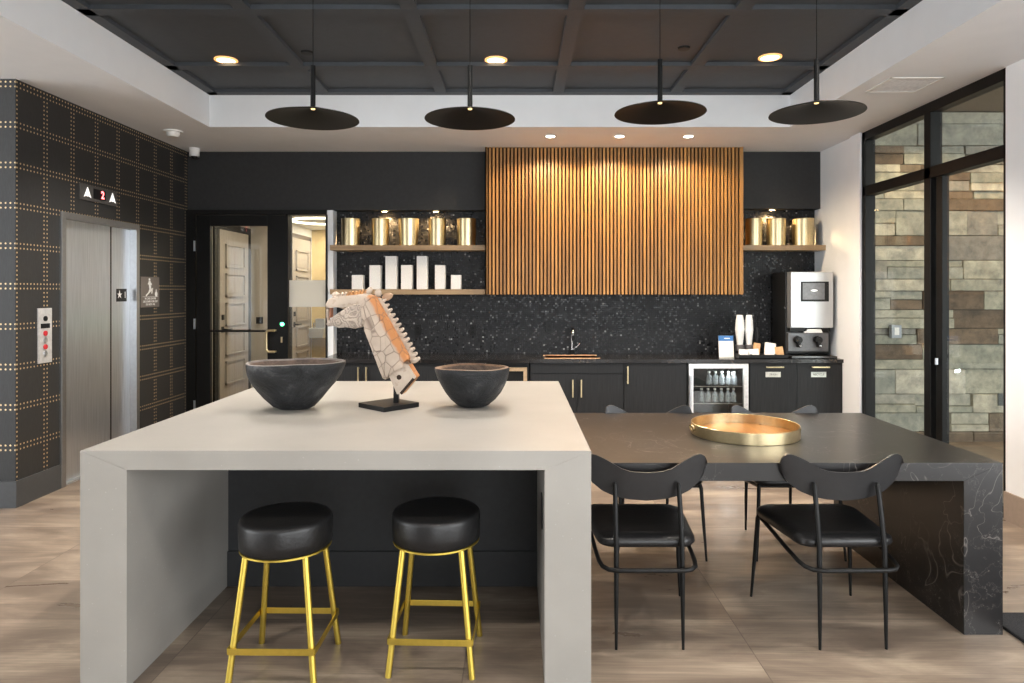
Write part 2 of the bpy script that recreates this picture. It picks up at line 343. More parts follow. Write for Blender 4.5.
# ------------------------------------------------------------------ geometry
class MB:
    def __init__(s): s.bm = bmesh.new(); s.mi = 0
    def _m(s, fs):
        for f in fs: f.material_index = s.mi
        return fs
    def box(s, x0, x1, y0, y1, z0, z1, bev=0):
        before = set(s.bm.faces) if bev else None
        v = [s.bm.verts.new(p) for p in ((x0, y0, z0), (x1, y0, z0), (x1, y1, z0), (x0, y1, z0), (x0, y0, z1), (x1, y0, z1), (x1, y1, z1), (x0, y1, z1))]
        fs = [s.bm.faces.new([v[i] for i in q]) for q in ((0, 3, 2, 1), (4, 5, 6, 7), (0, 1, 5, 4), (1, 2, 6, 5), (2, 3, 7, 6), (3, 0, 4, 7))]
        s._m(fs)
        if bev:
            es = list({e for f in fs for e in f.edges})
            r = bmesh.ops.bevel(s.bm, geom=es, offset=bev, segments=2, affect='EDGES', profile=.7)
            s._m(r['faces'])
        return s
    def cyl(s, p0, p1, r0, r1=None, seg=16, caps=True):
        r1 = r0 if r1 is None else r1
        p0 = Vector(p0); p1 = Vector(p1); d = (p1 - p0).normalized()
        q = d.to_track_quat('Z', 'Y')
        A = []; B = []
        for i in range(seg):
            a = 2 * PI * i / seg; o = q @ Vector((math.cos(a), math.sin(a), 0))
            A.append(s.bm.verts.new(p0 + o * r0)); B.append(s.bm.verts.new(p1 + o * r1))
        fs = [s.bm.faces.new((A[i], A[(i + 1) % seg], B[(i + 1) % seg], B[i])) for i in range(seg)]
        if caps: fs += [s.bm.faces.new(A[::-1]), s.bm.faces.new(B)]
        s._m(fs); return s
    def tube(s, pts, r, seg=10, rads=None, closed=False):
        pts = [Vector(p) for p in pts]; n = len(pts); rings = []
        up = None
        for i, p in enumerate(pts):
            if closed: t = (pts[(i + 1) % n] - pts[i - 1]).normalized()
            else: t = (pts[min(i + 1, n - 1)] - pts[max(i - 1, 0)]).normalized()
            if up is None:
                up = Vector((0, 0, 1)) if abs(t.z) < .9 else Vector((0, 1, 0))
            a = t.cross(up).normalized(); b = a.cross(t).normalized(); up = b
            rr = rads[i] if rads else r
            rings.append([s.bm.verts.new(p + (a * math.cos(2 * PI * k / seg) + b * math.sin(2 * PI * k / seg)) * rr) for k in range(seg)])
        fs = []
        rng = n if closed else n - 1
        for i in range(rng):
            A = rings[i]; B = rings[(i + 1) % n]
            for k in range(seg): fs.append(s.bm.faces.new((A[k], A[(k + 1) % seg], B[(k + 1) % seg], B[k])))
        if not closed: fs += [s.bm.faces.new(rings[0][::-1]), s.bm.faces.new(rings[-1])]
        s._m(fs); return s
    def lathe(s, prof, c=(0, 0, 0), seg=48, sx=1, sy=1, mats=None, fn=None):
        rings = []
        for r, z in prof:
            if r < 1e-6: rings.append([s.bm.verts.new((c[0], c[1], c[2] + z))])
            else:
                ring = []
                for k in range(seg):
                    a = 2 * PI * k / seg; rr = r; zz = z
                    if fn: rr, zz = fn(r, z, a)
                    ring.append(s.bm.verts.new((c[0] + rr * math.cos(a) * sx, c[1] + rr * math.sin(a) * sy, c[2] + zz)))
                rings.append(ring)
        for i in range(len(rings) - 1):
            A, B = rings[i], rings[i + 1]; mi = mats[i] if mats else s.mi
            for k in range(seg):
                k2 = (k + 1) % seg
                if len(A) == 1 and len(B) == 1: continue
                if len(A) == 1: f = s.bm.faces.new((A[0], B[k2], B[k]))
                elif len(B) == 1: f = s.bm.faces.new((A[k], A[k2], B[0]))
                else: f = s.bm.faces.new((A[k], A[k2], B[k2], B[k]))
                f.material_index = mi
        return s
    def prism(s, pts, y0, y1, bev=0, seg=2, axis='y', edge_mat=None):
        # pts list of (x,z); extruded along y
        def P(a, b, t):
            return (a, t, b) if axis == 'y' else ((t, a, b) if axis == 'x' else (a, b, t))
        A = [s.bm.verts.new(P(a, b, y0)) for a, b in pts]; B = [s.bm.verts.new(P(a, b, y1)) for a, b in pts]
        n = len(pts); fs = [s.bm.faces.new(A), s.bm.faces.new(B[::-1])]
        s._m(fs)
        side = []
        for i in range(n):
            f = s.bm.faces.new((A[i], B[i], B[(i + 1) % n], A[(i + 1) % n])); side.append(f)
            f.material_index = edge_mat[i] if edge_mat else s.mi
        if bev:
            es = [e for e in {e for f in fs for e in f.edges}]
            bmesh.ops.bevel(s.bm, geom=es, offset=bev, segments=seg, affect='EDGES', profile=.6)
        return s
    def sphere(s, c, r, sx=1, sy=1, sz=1, u=12, v=8, rot=None):
        M = Matrix.Translation(c) @ (rot or Matrix.Identity(4)) @ Matrix.Diagonal((sx, sy, sz, 1))
        r_ = bmesh.ops.create_uvsphere(s.bm, u_segments=u, v_segments=v, radius=r, matrix=M)
        for f in {f for vv in r_['verts'] for f in vv.link_faces}: f.material_index = s.mi
        return s
    def move(s, v, only=None):
        bmesh.ops.translate(s.bm, vec=v, verts=s.bm.verts); return s
    def xf(s, M):
        bmesh.ops.transform(s.bm, matrix=M, verts=s.bm.verts); return s
    def build(s, name, mat, parent=None, smooth=None, world=True, bevmod=0, subs=0):
        bmesh.ops.recalc_face_normals(s.bm, faces=s.bm.faces)
        if parent is not None and world:
            p = parent; off = Vector((0, 0, 0))
            while p: off += p.location; p = p.parent
            bmesh.ops.translate(s.bm, vec=-off, verts=s.bm.verts)
        me = bpy.data.meshes.new(name); s.bm.to_mesh(me); s.bm.free()
        for mm in (mat if isinstance(mat, (list, tuple)) else [mat]): me.materials.append(mm)
        o = bpy.data.objects.new(name, me); COL.objects.link(o)
        if parent is not None: o.parent = parent
        if smooth:
            for p in me.polygons: p.use_smooth = True
            me.set_sharp_from_angle(angle=math.radians(smooth))
        if bevmod:
            b = o.modifiers.new('bevel', 'BEVEL'); b.width = bevmod; b.segments = 2; b.limit_method = 'ANGLE'
        if subs:
            b = o.modifiers.new('sub', 'SUBSURF'); b.levels = subs; b.render_levels = subs
        return o

def tag(o, label=None, cat=None, group=None, kind=None):
    if label: o['label'] = label
    if cat: o['category'] = cat
    if group: o['group'] = group
    if kind: o['kind'] = kind
    return o
def thing(name, loc, label, cat, group=None, rz=0):
    o = bpy.data.objects.new(name, None); COL.objects.link(o)
    o.location = loc; o.rotation_euler = (0, 0, rz); o.empty_display_size = .1
    return tag(o, label, cat, group)
def struct(name, mb, mat, label=None, **kw):
    o = mb.build(name, mat, **kw); o['kind'] = 'structure'
    if label: o['label'] = label
    return o
def copy_thing(root, loc, label=None, rz=None, group=None):
    r = root.copy(); COL.objects.link(r); r.location = loc
    if rz is not None: r.rotation_euler = (0, 0, rz)
    if label: r['label'] = label
    if group: r['group'] = group
    for ch in list(root.children):
        c = ch.copy(); COL.objects.link(c); c.parent = r
        for g in list(ch.children):
            d = g.copy(); COL.objects.link(d); d.parent = c
    return r
def box(*a, bev=0): return MB().box(*a, bev=bev)

def text_mesh(name, body, size, mat, loc, rot, parent, align='CENTER', ext=.0006, bold=0.0, sx=1):
    cu = bpy.data.curves.new(name + '_c', 'FONT'); cu.body = body; cu.size = size; cu.align_x = align; cu.align_y = 'CENTER'
    cu.extrude = ext; cu.offset = bold; cu.resolution_u = 3
    to = bpy.data.objects.new(name + '_t', cu); COL.objects.link(to)
    dg = bpy.context.evaluated_depsgraph_get(); dg.update()
    me = bpy.data.meshes.new_from_object(to.evaluated_get(dg))
    bpy.data.objects.remove(to)
    me.materials.clear(); me.materials.append(mat)
    o = bpy.data.objects.new(name, me); COL.objects.link(o); o.parent = parent
    off = Vector((0, 0, 0)); p = parent
    while p: off += p.location; p = p.parent
    o.location = Vector(loc) - off; o.rotation_euler = rot; o.scale = (sx, 1, 1)
    return o
ROT_BACK = (PI / 2, 0, 0)              # reads towards -y
ROT_LEFT = (PI / 2, 0, PI / 2)         # on the left wall, reads towards +x

# ------------------------------------------------------------------ setting
ZC = 3.01; ZT = 3.33
XL = -3.514; XR = 3.257
YB = 7.33
struct('floor', box(-9, 9, -4, 12.5, -.1, 0), floormat, 'brown veined stone-look tile floor')
# soffit ring
mb = MB()
TX0, TX1, TY0, TY1 = -2.785, 2.49, -1.5, 6.105
mb.box(-9, TX0, -4, 7.5, ZC, 3.45); mb.box(TX1, 3.42, -4, 7.5, ZC, 3.45)
mb.box(TX0, TX1, TY1, 7.5, ZC, 3.45); mb.box(TX0, TX1, -4, TY0, ZC, 3.45)
struct('ceiling', mb, white, 'white lowered ceiling border around the dark tray')
struct('ceiling_tray', box(TX0, TX1, TY0, TY1, ZT, 3.45), darkceil, 'charcoal tray ceiling panel')
mb = MB(); bw = .05
zb0, zb1 = ZT - .03, ZT + .002
mb.box(TX0, TX0 + .09, TY0, TY1, zb0, zb1); mb.box(TX1 - .09, TX1, TY0, TY1, zb0, zb1)
mb.box(TX0, TX1, TY1 - .09, TY1, zb0, zb1); mb.box(TX0, TX1, TY0, TY0 + .09, zb0, zb1)
for k in range(1, 5):
    x = TX0 + (TX1 - TX0) * k / 5; mb.box(x - bw, x + bw, TY0, TY1, zb0 + .001, zb1)
y = 5.36
while y > TY0:
    mb.box(TX0, TX1, y - bw, y + bw, zb0, zb1); y -= 1.065
struct('trim_1', mb, darkceil, 'charcoal batten grid on the tray ceiling')

# back wall with mosaic
struct('wall_back', box(-1.985, XR + .2, YB, YB + .15, 0, ZC), mosaic, 'black mosaic tiled back wall')
struct('wall_back_upper', box(XL, -.325, 7.19, YB + .15, 2.385, ZC), darkwall, 'charcoal wall above the open shelves and glass door')
struct('wall_back_upper_right', box(2.35, XR, 7.19, YB, 2.40, ZC), darkwall, 'charcoal wall above the right shelf')
struct('wall_return', box(-2.02, -1.955, 7.19, YB + .15, 0, 2.385), white, 'white wall end beside the shelves')
# right wall
mb = MB(); mb.box(XR, XR + .09, 6.33, YB, 0, ZC); mb.box(XR, XR + .16, 2.4, 4.47, 0, ZC); mb.box(XR, XR + .16, -4, 2.4, 0, .25); mb.box(XR, XR + .16, -4, 2.4, 2.75, ZC)  # unseen window openings nearer the camera, added for light from the right
for y0, y1 in ((-4, -3.6), (-1.0, -.8)): mb.box(XR, XR + .16, y0, y1, .25, 2.75)
struct('wall_right', mb, white, 'white wall on the right')
struct('trim_2', box(XR - .02, XR + .01, 6.33, 6.51, 0, ZC), white, 'white casing beside the glass wall')
struct('baseboard_right', box(XR - .014, XR, -4, 4.47, 0, .19), taupe, 'taupe baseboard')
# left (elevator) wall
EY0, EY1, EZ = 5.22, 6.20, 2.09
mb = MB()
mb.box(XL - .2, XL, 4.72, EY0, 0, ZC); mb.box(XL - .2, XL, EY1, 7.2, 0, ZC); mb.box(XL - .2, XL, EY0, EY1, EZ, ZC)
struct('wall_left', mb, stud_y, 'black wallpaper wall with gold studs around the elevator')
struct('wall_left_side', box(-9, XL - .001, 4.719, 4.9, 0, ZC), stud_x, 'studded wallpaper wall facing the room at far left')
mb = MB(); mb.box(XL, XL + .014, 4.7185, EY0 - .05, 0, .185); mb.box(-9, XL + .014, 4.706, 4.719, 0, .185)
mb.box(XL, XL + .014, EY1 + .05, 7.2, 0, .185)
struct('baseboard_left', mb, greystone, 'grey baseboard')
struct('wall_elevator_shaft', box(XL - .45, XL - .3, 5.0, 6.5, 0, ZC), darkwall)
# unseen far left and front walls, window openings shaped to steer the daylight
mb = MB(); mb.box(-9.1, -9, -4, 4.9, 0, .3); mb.box(-9.1, -9, -4, 4.9, 2.8, ZC + .4)
for y0, y1 in ((-4, -3.7), (-1, -.8), (1.8, 2.0), (4.5, 4.9)): mb.box(-9.1, -9, y0, y1, .3, 2.8)
struct('wall_far_left', mb, white)
mb = MB()
mb.box(-9, 3.42, -4.15, -4, 0, .25); mb.box(-9, 3.42, -4.15, -4, 2.85, ZC + .4)
for x0, x1 in ((-9, -.1), (2.6, 3.42)): mb.box(x0, x1, -4.15, -4, .25, 2.85)
struct('wall_front', mb, white)

# glass door and sidelight: black frame in the opening
d = 7.2
mb = MB()
mb.box(XL, -3.418, 7.16, 7.30, 0, 2.385); mb.box(-3.418, -2.02, 7.16, 7.30, 2.335, 2.385)
mb.box(-2.453, -2.43, 7.16, 7.30, 0, 2.335); mb.box(-2.43, -2.02, 7.16, 7.30, 0, .12); mb.box(-2.03, -2.015, 7.16, 7.30, .12, 2.335)
struct('trim_3', mb, blackframe, 'black frame around the glass door and sidelight')
dr = MB()
gx0, gx1, gz0, gz1 = -3.268, -2.657, .28, 2.216
dr.box(-3.412, gx0, 7.18, 7.23, .005, 2.33); dr.box(gx1, -2.458, 7.18, 7.23, .005, 2.33)
dr.box(gx0, gx1, 7.18, 7.23, .005, gz0); dr.box(gx0, gx1, 7.18, 7.23, gz1, 2.33)
door1 = struct('door_1', dr, blackframe, 'black framed glass door with a push bar', bevmod=.003)
box(gx0, gx1, 7.20, 7.21, gz0, gz1).build('glass_pane', glass, door1)
MB().cyl((-3.25, 7.135, 1.095), (-2.665, 7.135, 1.095), .011).cyl((-3.23, 7.135, 1.095), (-3.23, 7.18, 1.095), .009).cyl((-2.675, 7.135, 1.095), (-2.675, 7.18, 1.095), .009).build('push_bar', blackmetal, door1, smooth=40)
def arc(c, r, a0, a1, n, plane='xz'):
    o = []
    for i in range(n + 1):
        a = a0 + (a1 - a0) * i / n
        o.append((c[0] + r * math.cos(a), c[1], c[2] + r * math.sin(a)))
    return o
hx0, hx1, hz0, hz1 = -2.652, -2.565, .875, 1.10
pts = [(hx1, 7.14, hz1)] + arc((hx0 + .03, 7.14, hz1 - .03), .03, PI / 2, PI, 5) + arc((hx0 + .03, 7.14, hz0 + .03), .03, PI, 1.5 * PI, 5) + [(hx1, 7.14, hz0)]
MB().tube(pts, .014).cyl((hx1, 7.14, hz1), (hx1, 7.185, hz1), .010).cyl((hx1, 7.14, hz0), (hx1, 7.185, hz0), .010).build('pull_handle', brass, door1, smooth=40)
MB().cyl((-2.497, 7.182, 1.166), (-2.497, 7.172, 1.166), .020).build('lock_light', led_green, door1)
box(-2.51, -2.495, 7.17, 7.182, .97, 1.03).build('key_cylinder', brass, door1)
for z in (2.0, 1.17, .3): box(-3.43, -3.415, 7.145, 7.165, z - .055, z + .055).build('hinge', steel, door1)
w2 = struct('window_1', box(-2.43, -2.015, 7.20, 7.212, .12, 2.335), glass, 'glass sidelight beside the door')
box(-2.428, -2.017, 7.194, 7.199, 1.35, 1.635).build('frosted_band', frost, w2)
# corridor behind
struct('wall_corridor_left', box(-4.15, -4.0, 7.35, 10.1, 0, 2.62), cream)
struct('wall_corridor_middle', box(-4.15, -3.48, 10.1, 10.25, 0, 2.62), cream)
struct('wall_corridor_jog', box(-3.62, -3.48, 10.25, 11.5, 0, 2.62), white)
struct('wall_corridor_end', box(-3.6, -1.4, 11.45, 11.6, 0, 2.62), yellowwp)
struct('wall_corridor_right', box(-1.5, -1.4, 7.5, 11.5, 0, 2.62), cream)
struct('wall_corridor_front', box(-4.15, XL, 7.3, 7.4, 0, 2.62), cream)
struct('ceiling_corridor', box(-4.15, -1.4, 7.3, 11.6, 2.56, 2.7), white)
def panel_door(name, X, y0, y1, zt):
    mb = MB(); mb.box(X, X + .045, y0, y1, .01, zt)
    o = struct(name, mb, doorwood, 'greige five-panel door in the corridor')
    n = 5; ph = (zt - .35) / n
    for k in range(n):
        z0 = .2 + k * ph + .04; z1 = .2 + (k + 1) * ph - .04
        p = MB()
        ya, yb = y0 + .16, y1 - .16
        for a in ((ya, yb, z0, z0 + .02), (ya, yb, z1 - .02, z1), (ya, ya + .02, z0, z1), (yb - .02, yb, z0, z1)):
            p.box(X + .044, X + .066, *a)
        p.box(X + .044, X + .050, ya + .05, yb - .05, z0 + .05, z1 - .05, bev=.004)
        p.build('panel', doorwood, o)
    h = MB(); h.box(X + .045, X + .053, y0 + .04, y0 + .11, .96, 1.04); h.cyl((X + .05, y0 + .075, 1.0), (X + .11, y0 + .075, 1.0), .012); h.cyl((X + .11, y0 + .07, 1.0), (X + .11, y0 + .22, 1.0), .011)
    h.box(X + .045, X + .06, y0 + .045, y0 + .105, 1.13, 1.2)
    h.build('lever_handle', blackmetal, o, smooth=40)
    return o
panel_door('door_2', -4.0, 8.98, 9.93, 2.35)
panel_door('door_3', -3.48, 10.33, 11.24, 2.35)
mb = MB(); mb.box(-4.0, -3.97, 8.86, 8.97, 0, 2.45); mb.box(-4.0, -3.97, 9.95, 10.06, 0, 2.45); mb.box(-4.0, -3.97, 8.97, 9.95, 2.36, 2.45)
struct('trim_4', mb, blackframe, 'dark casing of the corridor door')
mb = MB(); mb.box(-3.48, -3.455, 11.25, 11.34, 0, 2.42); mb.box(-3.48, -3.455, 10.27, 11.34, 2.36, 2.42)
struct('trim_5', mb, simple('dark_casing', (.12, .09, .07), .5), 'dark casing of the further corridor door')
o = box(-3.90, -3.80, 10.08, 10.1, 1.03, 1.13, bev=.005).build('access_reader', plasticblack); tag(o, 'small black card reader on the cream corridor wall', 'card reader')
o = box(-3.585, -3.50, 10.02, 10.098, 1.98, 2.18, bev=.008).build('corridor_wall_light', plasticwhite); tag(o, 'small cream box sconce high on the corridor wall behind the glass door', 'wall light')
# ring light
RX, RY, RZ, RR = -2.37, 8.25, 2.375, .37
rl = thing('ring_light', (RX, RY, RZ), 'glowing white ring lamp hanging in the corridor behind the sidelight', 'ceiling light')
MB().tube([(RX + RR * math.cos(2 * PI * i / 48), RY + RR * math.sin(2 * PI * i / 48), RZ) for i in range(48)], .013, closed=True).build('light_ring', emit('ring_led', (1, .86, .62), 2.5), rl, smooth=60)
for a in (0, 2.1, 4.2): MB().cyl((RX + RR * math.cos(a), RY + RR * math.sin(a), RZ + .01), (RX + RR * math.cos(a), RY + RR * math.sin(a), 2.56), .003).build('cable', steel, rl)
# drinking fountain
df_ = thing('drinking_fountain', (-3.32, 11.45, .75), 'grey wall-mounted drinking fountain at the end of the corridor', 'drinking fountain')
MB().prism([(-3.44, .74), (-3.20, .74), (-3.18, .90), (-3.46, .90)], 11.12, 11.45, bev=.01).build('basin', steel, df_)
box(-3.40, -3.24, 11.38, 11.45, .90, 1.05, bev=.01).build('back_panel', steel, df_)
MB().tube([(-3.40, 11.3, .9), (-3.40, 11.3, .96), (-3.38, 11.26, .98)], .012).build('spout', chrome, df_, smooth=50)

# ------------------------------------------------------------------ glass partition on the right
mb = MB(); X0, X1 = XR + .005, XR + .10
GY0, GY1 = 4.47, 6.33
mb.box(X0, X1, GY1 - .055, GY1, 0, ZC); mb.box(X0, X1, GY0, GY0 + .03, 0, ZC)
mb.box(X0, X1, GY0, GY1, 2.93, ZC)
mb.box(X0, X1, 5.29, 5.375, 0, 2.95)
mb.box(X0, X1, GY0, GY1, 2.41, 2.50)
mb.box(X0, X1, GY0, GY1, 0, .03)
w = struct('window_2', mb, blackframe, 'black framed floor-to-ceiling glass wall', bevmod=.004)
mb = MB(); mb.box(X0 + .02, X1 - .02, 5.175, 5.25, .03, 2.41)
mb.box(X0 + .02, X1 - .02, GY0, 5.2, .03, .07)
mb.build('sliding_panel_frame', blackframe, w, bevmod=.003)
MB().cyl((XR + .004, 5.21, .95), (XR + .004, 5.21, 1.0), .012).build('latch', steel, w)
box(X0 + .04, X0 + .05, 5.37, GY1 - .05, .03, 2.95).build('glass_pane', glass, w)
box(X0 + .04, X0 + .05, GY0 + .03, 5.295, .03, 2.95).build('glass_pane', glass, w)
# room beyond
SY = 6.81
mb = MB(); z = -.02
random.seed(21)
while z < 3.30:
    h = random.choice((.08, .12, .16, .19, .22, .25)); x = 3.05 + random.random() * .2
    h = min(h, 3.33 - z)
    if h < .05: break
    while x < 8.2:
        wd = random.uniform(.3, 1.0) if h > .1 else random.uniform(.18, .5)
        dp = random.uniform(0, .035)
        # sometimes two thin stones instead of one
        if h > .15 and random.random() < .45:
            hh = h * random.uniform(.35, .65)
            mb.box(x + .003, x + wd - .003, SY - dp, SY + .1, z + .003, z + hh - .003, bev=.006)
            mb.box(x + .003, x + wd - .003, SY - random.uniform(0, .035), SY + .1, z + hh + .003, z + h - .003, bev=.006)
        else: mb.box(x + .003, x + wd - .003, SY - dp, SY + .1, z + .003, z + h - .003, bev=.006)
        x += wd
    z += h
mb.bm.verts.ensure_lookup_table()
for vv in mb.bm.verts:
    if vv.co.x < 3.42 or False: vv.co.x = max(vv.co.x, 3.42)
struct('wall_stone', mb, stone, 'stacked ashlar stone wall behind the glass')
struct('wall_stone_backing', box(3.42, 8.3, SY + .02, SY + .2, 0, 3.35), simple('dark_mortar', (.08, .075, .065), .9))
struct('wall_side_room', box(8.3, 8.4, 0, 7, 0, 3.45), white)  # unseen wall added to keep daylight off the stone
struct('ceiling_side_room', box(3.42, 9, 0, 6.95, 3.34, 3.45), simple('brown_ceiling', (.20, .16, .12), .6), 'brown ceiling beyond the glass')
th = thing('wall_thermostat', (PX(892, SY - .04), SY - .036, PZ(336, SY)), 'grey thermostat box on the stone wall seen through the glass', 'thermostat')
x = PX(892, SY); zz = PZ(330.5, SY)
box(x - .05, x + .05, SY - .085, SY - .034, zz - .07, zz + .06, bev=.006).build('housing', simple('grey_plastic', (.36, .40, .45), .4), th)
box(x - .022, x + .022, SY - .09, SY - .084, zz - .04, zz + .035).build('screen', plasticwhite, th)
x = PX(1001, SY); zz = PZ(399, SY)
th = thing('wall_key_switch', (x, SY - .036, zz), 'round steel key switch on a dark plate low on the stone wall', 'key switch')
box(x - .06, x + .06, SY - .05, SY - .034, zz - .06, zz + .06).build('plate', simple('slate_plate', (.10, .11, .11), .6), th)
MB().cyl((x, SY - .05, zz), (x, SY - .068, zz), .028).build('ring', chrome, th)
MB().cyl((x, SY - .068, zz), (x, SY - .073, zz), .010).build('key_slot', plasticblack, th)

# ------------------------------------------------------------------ ceiling fixtures
DL = [(PX(226, 5.26), 5.26), (PX(496, 5.26), 5.26), (PX(770, 5.2), 5.2), (-2.2, 3.2), (-.13, 3.2), (1.93, 3.2), (-2.2, 1.1), (-.13, 1.1), (1.93, 1.1)]  # nearer rows are added out of view to raise the ambient light
pos_words = ['left of the three', 'middle of the three', 'right of the three']
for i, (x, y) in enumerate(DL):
    lab = ('warm glowing round downlight in the dark tray ceiling, ' + pos_words[i]) if i < 3 else 'added unseen round downlight in the dark tray ceiling nearer the camera'
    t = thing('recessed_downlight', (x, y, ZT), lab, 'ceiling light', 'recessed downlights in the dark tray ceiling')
    MB().lathe([(.088, 0), (.088, -.006), (.070, -.010), (.066, 0.0)], (x, y, ZT)).build('trim_ring', emit('halo_glow_ring', (1, .42, .10), .7, (.8, .6, .4)) if i == 0 else MATS['halo_glow_ring'], t, smooth=40)  # orange emission on the ring stands in for the halo around the lens
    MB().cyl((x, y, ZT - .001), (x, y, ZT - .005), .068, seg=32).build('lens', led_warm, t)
for i, px in enumerate((550.5, 619.5, 688.5)):
    x = PX(px, 6.46); t = thing('soffit_spotlight', (x, 6.46, ZC), 'small white round spotlight above the slat panel, ' + ('left', 'middle', 'right')[i] + ' of the three', 'ceiling light', 'spotlights in front of the wooden slat panel')
    MB().lathe([(.060, 0), (.060, -.005), (.045, -.008), (.040, 0)], (x, 6.46, ZC)).build('trim_ring', plasticwhite, t, smooth=40)
    MB().cyl((x, 6.46, ZC - .001), (x, 6.46, ZC - .005), .043, seg=24).build('lens', led_white, t)
for i, (px, zb, lab) in enumerate(((384, 2.385, 'small warm puck light above the left shelf, nearer the glass door'), (435.5, 2.385, 'small warm puck light above the left shelf, nearer the slat panel'), (773, 2.40, 'small warm puck light above the right shelf'))):
    x = PX(px, 7.2); t = thing('puck_light', (x, 7.235, zb), lab, 'shelf light', 'puck lights under the charcoal wall')
    MB().lathe([(.040, 0), (.040, -.010), (.030, -.012), (.028, -.004)], (x, 7.235, zb)).build('trim_ring', brass, t, smooth=40)
    MB().cyl((x, 7.235, zb - .002), (x, 7.235, zb - .011), .028, seg=24).build('lens', emit('puck_led', (1, .66, .3), 40) if i == 0 else MATS['puck_led'], t)
t = thing('smoke_detector', (-3.195, 6.26, ZC), 'white dome smoke detector on the ceiling beside the elevator wall', 'smoke detector')
MB().lathe([(0, -.012), (.085, -.012), (.085, 0)], (-3.195, 6.26, ZC)).build('base_plate', plasticwhite, t, smooth=40)
MB().lathe([(.06, -.012), (.058, -.035), (.045, -.055), (0, -.058)], (-3.195, 6.26, ZC), seg=24).build('sensor_dome', plasticwhite, t, smooth=40)
t = thing('security_camera', (-3.36, 7.02, ZC), 'small white security camera in the corner above the black wall', 'security camera')
MB().cyl((-3.36, 7.02, ZC), (-3.36, 7.02, ZC - .03), .055).cyl((-3.36, 7.02, ZC - .03), (-3.36, 7.02, ZC - .085), .05).build('housing', plasticwhite, t, smooth=40)
MB().sphere((-3.36, 7.02, ZC - .085), .034).build('lens_dome', plasticblack, t, smooth=60)
for px, y, lab in ((307, 5.09, 'small black sprinkler cap in the dark ceiling, left one'), (684, 5.0, 'small black sprinkler cap in the dark ceiling, right one')):
    x = PX(px, y); t = thing('sprinkler_cap', (x, y, ZT), lab, 'sprinkler cap', 'sprinkler caps in the dark ceiling')
    MB().lathe([(0, -.014), (.042, -.012), (.048, 0)], (x, y, ZT), seg=24).build('cover_plate', blackmetal, t, smooth=40)
t = thing('ceiling_vent', (2.80, 4.855, ZC), 'flat white vent panel in the ceiling near the glass wall', 'vent')
mb = MB(); a = (2.61, 2.99, 4.68, 5.03)
mb.box(a[0], a[1], a[2], a[2] + .02, ZC - .008, ZC); mb.box(a[0], a[1], a[3] - .02, a[3], ZC - .008, ZC); mb.box(a[0], a[0] + .02, a[2], a[3], ZC - .008, ZC); mb.box(a[1] - .02, a[1], a[2], a[3], ZC - .008, ZC)
mb.build('vent_frame', plasticwhite, t, bevmod=.002)
mb = MB()
for k in range(10): mb.box(a[0] + .02, a[1] - .02, a[2] + .03 + k * .03, a[2] + .052 + k * .03, ZC - .005, ZC)
mb.build('grille', simple('vent_grey', (.74, .74, .74), .6), t)

# pendants
pd = thing('pendant_lamp', (0, 0, 0), 'x', 'pendant lamp', 'black disc pendant lamps over the island and table')
prof = [(.0, .072), (.02, .069), (.25, .004), (.251, .0), (.246, -.001), (.02, .060), (.0, .062)]
MB().lathe(prof, (0, 0, 0), seg=96).build('lamp_shade', blackmetal, pd, smooth=30, world=False)
MB().cyl((0, 0, .066), (0, 0, .30), .014, seg=20).build('stem', blackmetal, pd, smooth=40, world=False)
MB().cyl((0, 0, .30), (0, 0, .86), .0022, seg=8).build('cable', blackmetal, pd, world=False)
MB().lathe([(.013, .062), (.011, .056), (.007, .055), (0, .055)], seg=24).build('led_collar', emit('collar_led', (1, .7, .3), 1.2, (.8, .6, .2)), pd, smooth=40, world=False)
PD = [(PX(313, 3.74), 3.74, 2.474), (PX(470, 3.74), 3.74, 2.474), (PX(660, 3.74), 3.74, 2.507), (PX(816.5, 3.74), 3.74, 2.507)]
labs = ['leftmost black disc pendant lamp on a thin stem, over the left of the island', 'second black disc pendant lamp from the left, above the horse sculpture', 'third black disc pendant lamp from the left, in front of the slat panel', 'rightmost black disc pendant lamp, over the table near the glass wall']
for i, (x, y, z) in enumerate(PD):
    if i == 0: pd.location = (x, y, z); pd['label'] = labs[0]
    else: copy_thing(pd, (x, y, z), labs[i])

# ------------------------------------------------------------------ elevator
ev = thing('elevator_door', (XL, 5.7, 0), 'brushed steel elevator door with two sliding panels in the studded black wall', 'elevator')
mb = MB()
mb.box(XL - .17, XL + .018, EY0 - .045, EY0 + .006, 0, EZ + .045); mb.box(XL - .17, XL + .018, EY1 - .006, EY1 + .045, 0, EZ + .045)
mb.box(XL - .17, XL + .018, EY0, EY1, EZ - .006, EZ + .045)
mb.build('door_frame', simple('frame_steel', (.38, .385, .39), .35, .9, var=.05), ev, bevmod=.003)
box(XL - .075, XL - .045, EY0, 5.90, .012, EZ).build('door_panel', steel, ev)
p2 = box(XL - .077, XL - .0465, 5.905, EY1, .012, EZ).build('door_panel', steel, ev)
box(XL - .060, XL - .0445, 5.893, 5.912, .012, EZ).build('door_seam', plasticblack, ev)
pl = box(XL - .0465, XL - .043, 5.985, 6.14, 1.425, 1.54).build('floor_plaque', plasticblack, p2)
pl.parent = ev
t1 = text_mesh('plaque_mark', '\u2605 1', .085, whiteprint, (XL - .0425, 6.062, 1.482), ROT_LEFT, pl)
if len(t1.data.vertices) < 20: pass
box(XL - .17, XL, EY0, EY1, .0, .012).build('sill', steel, ev)
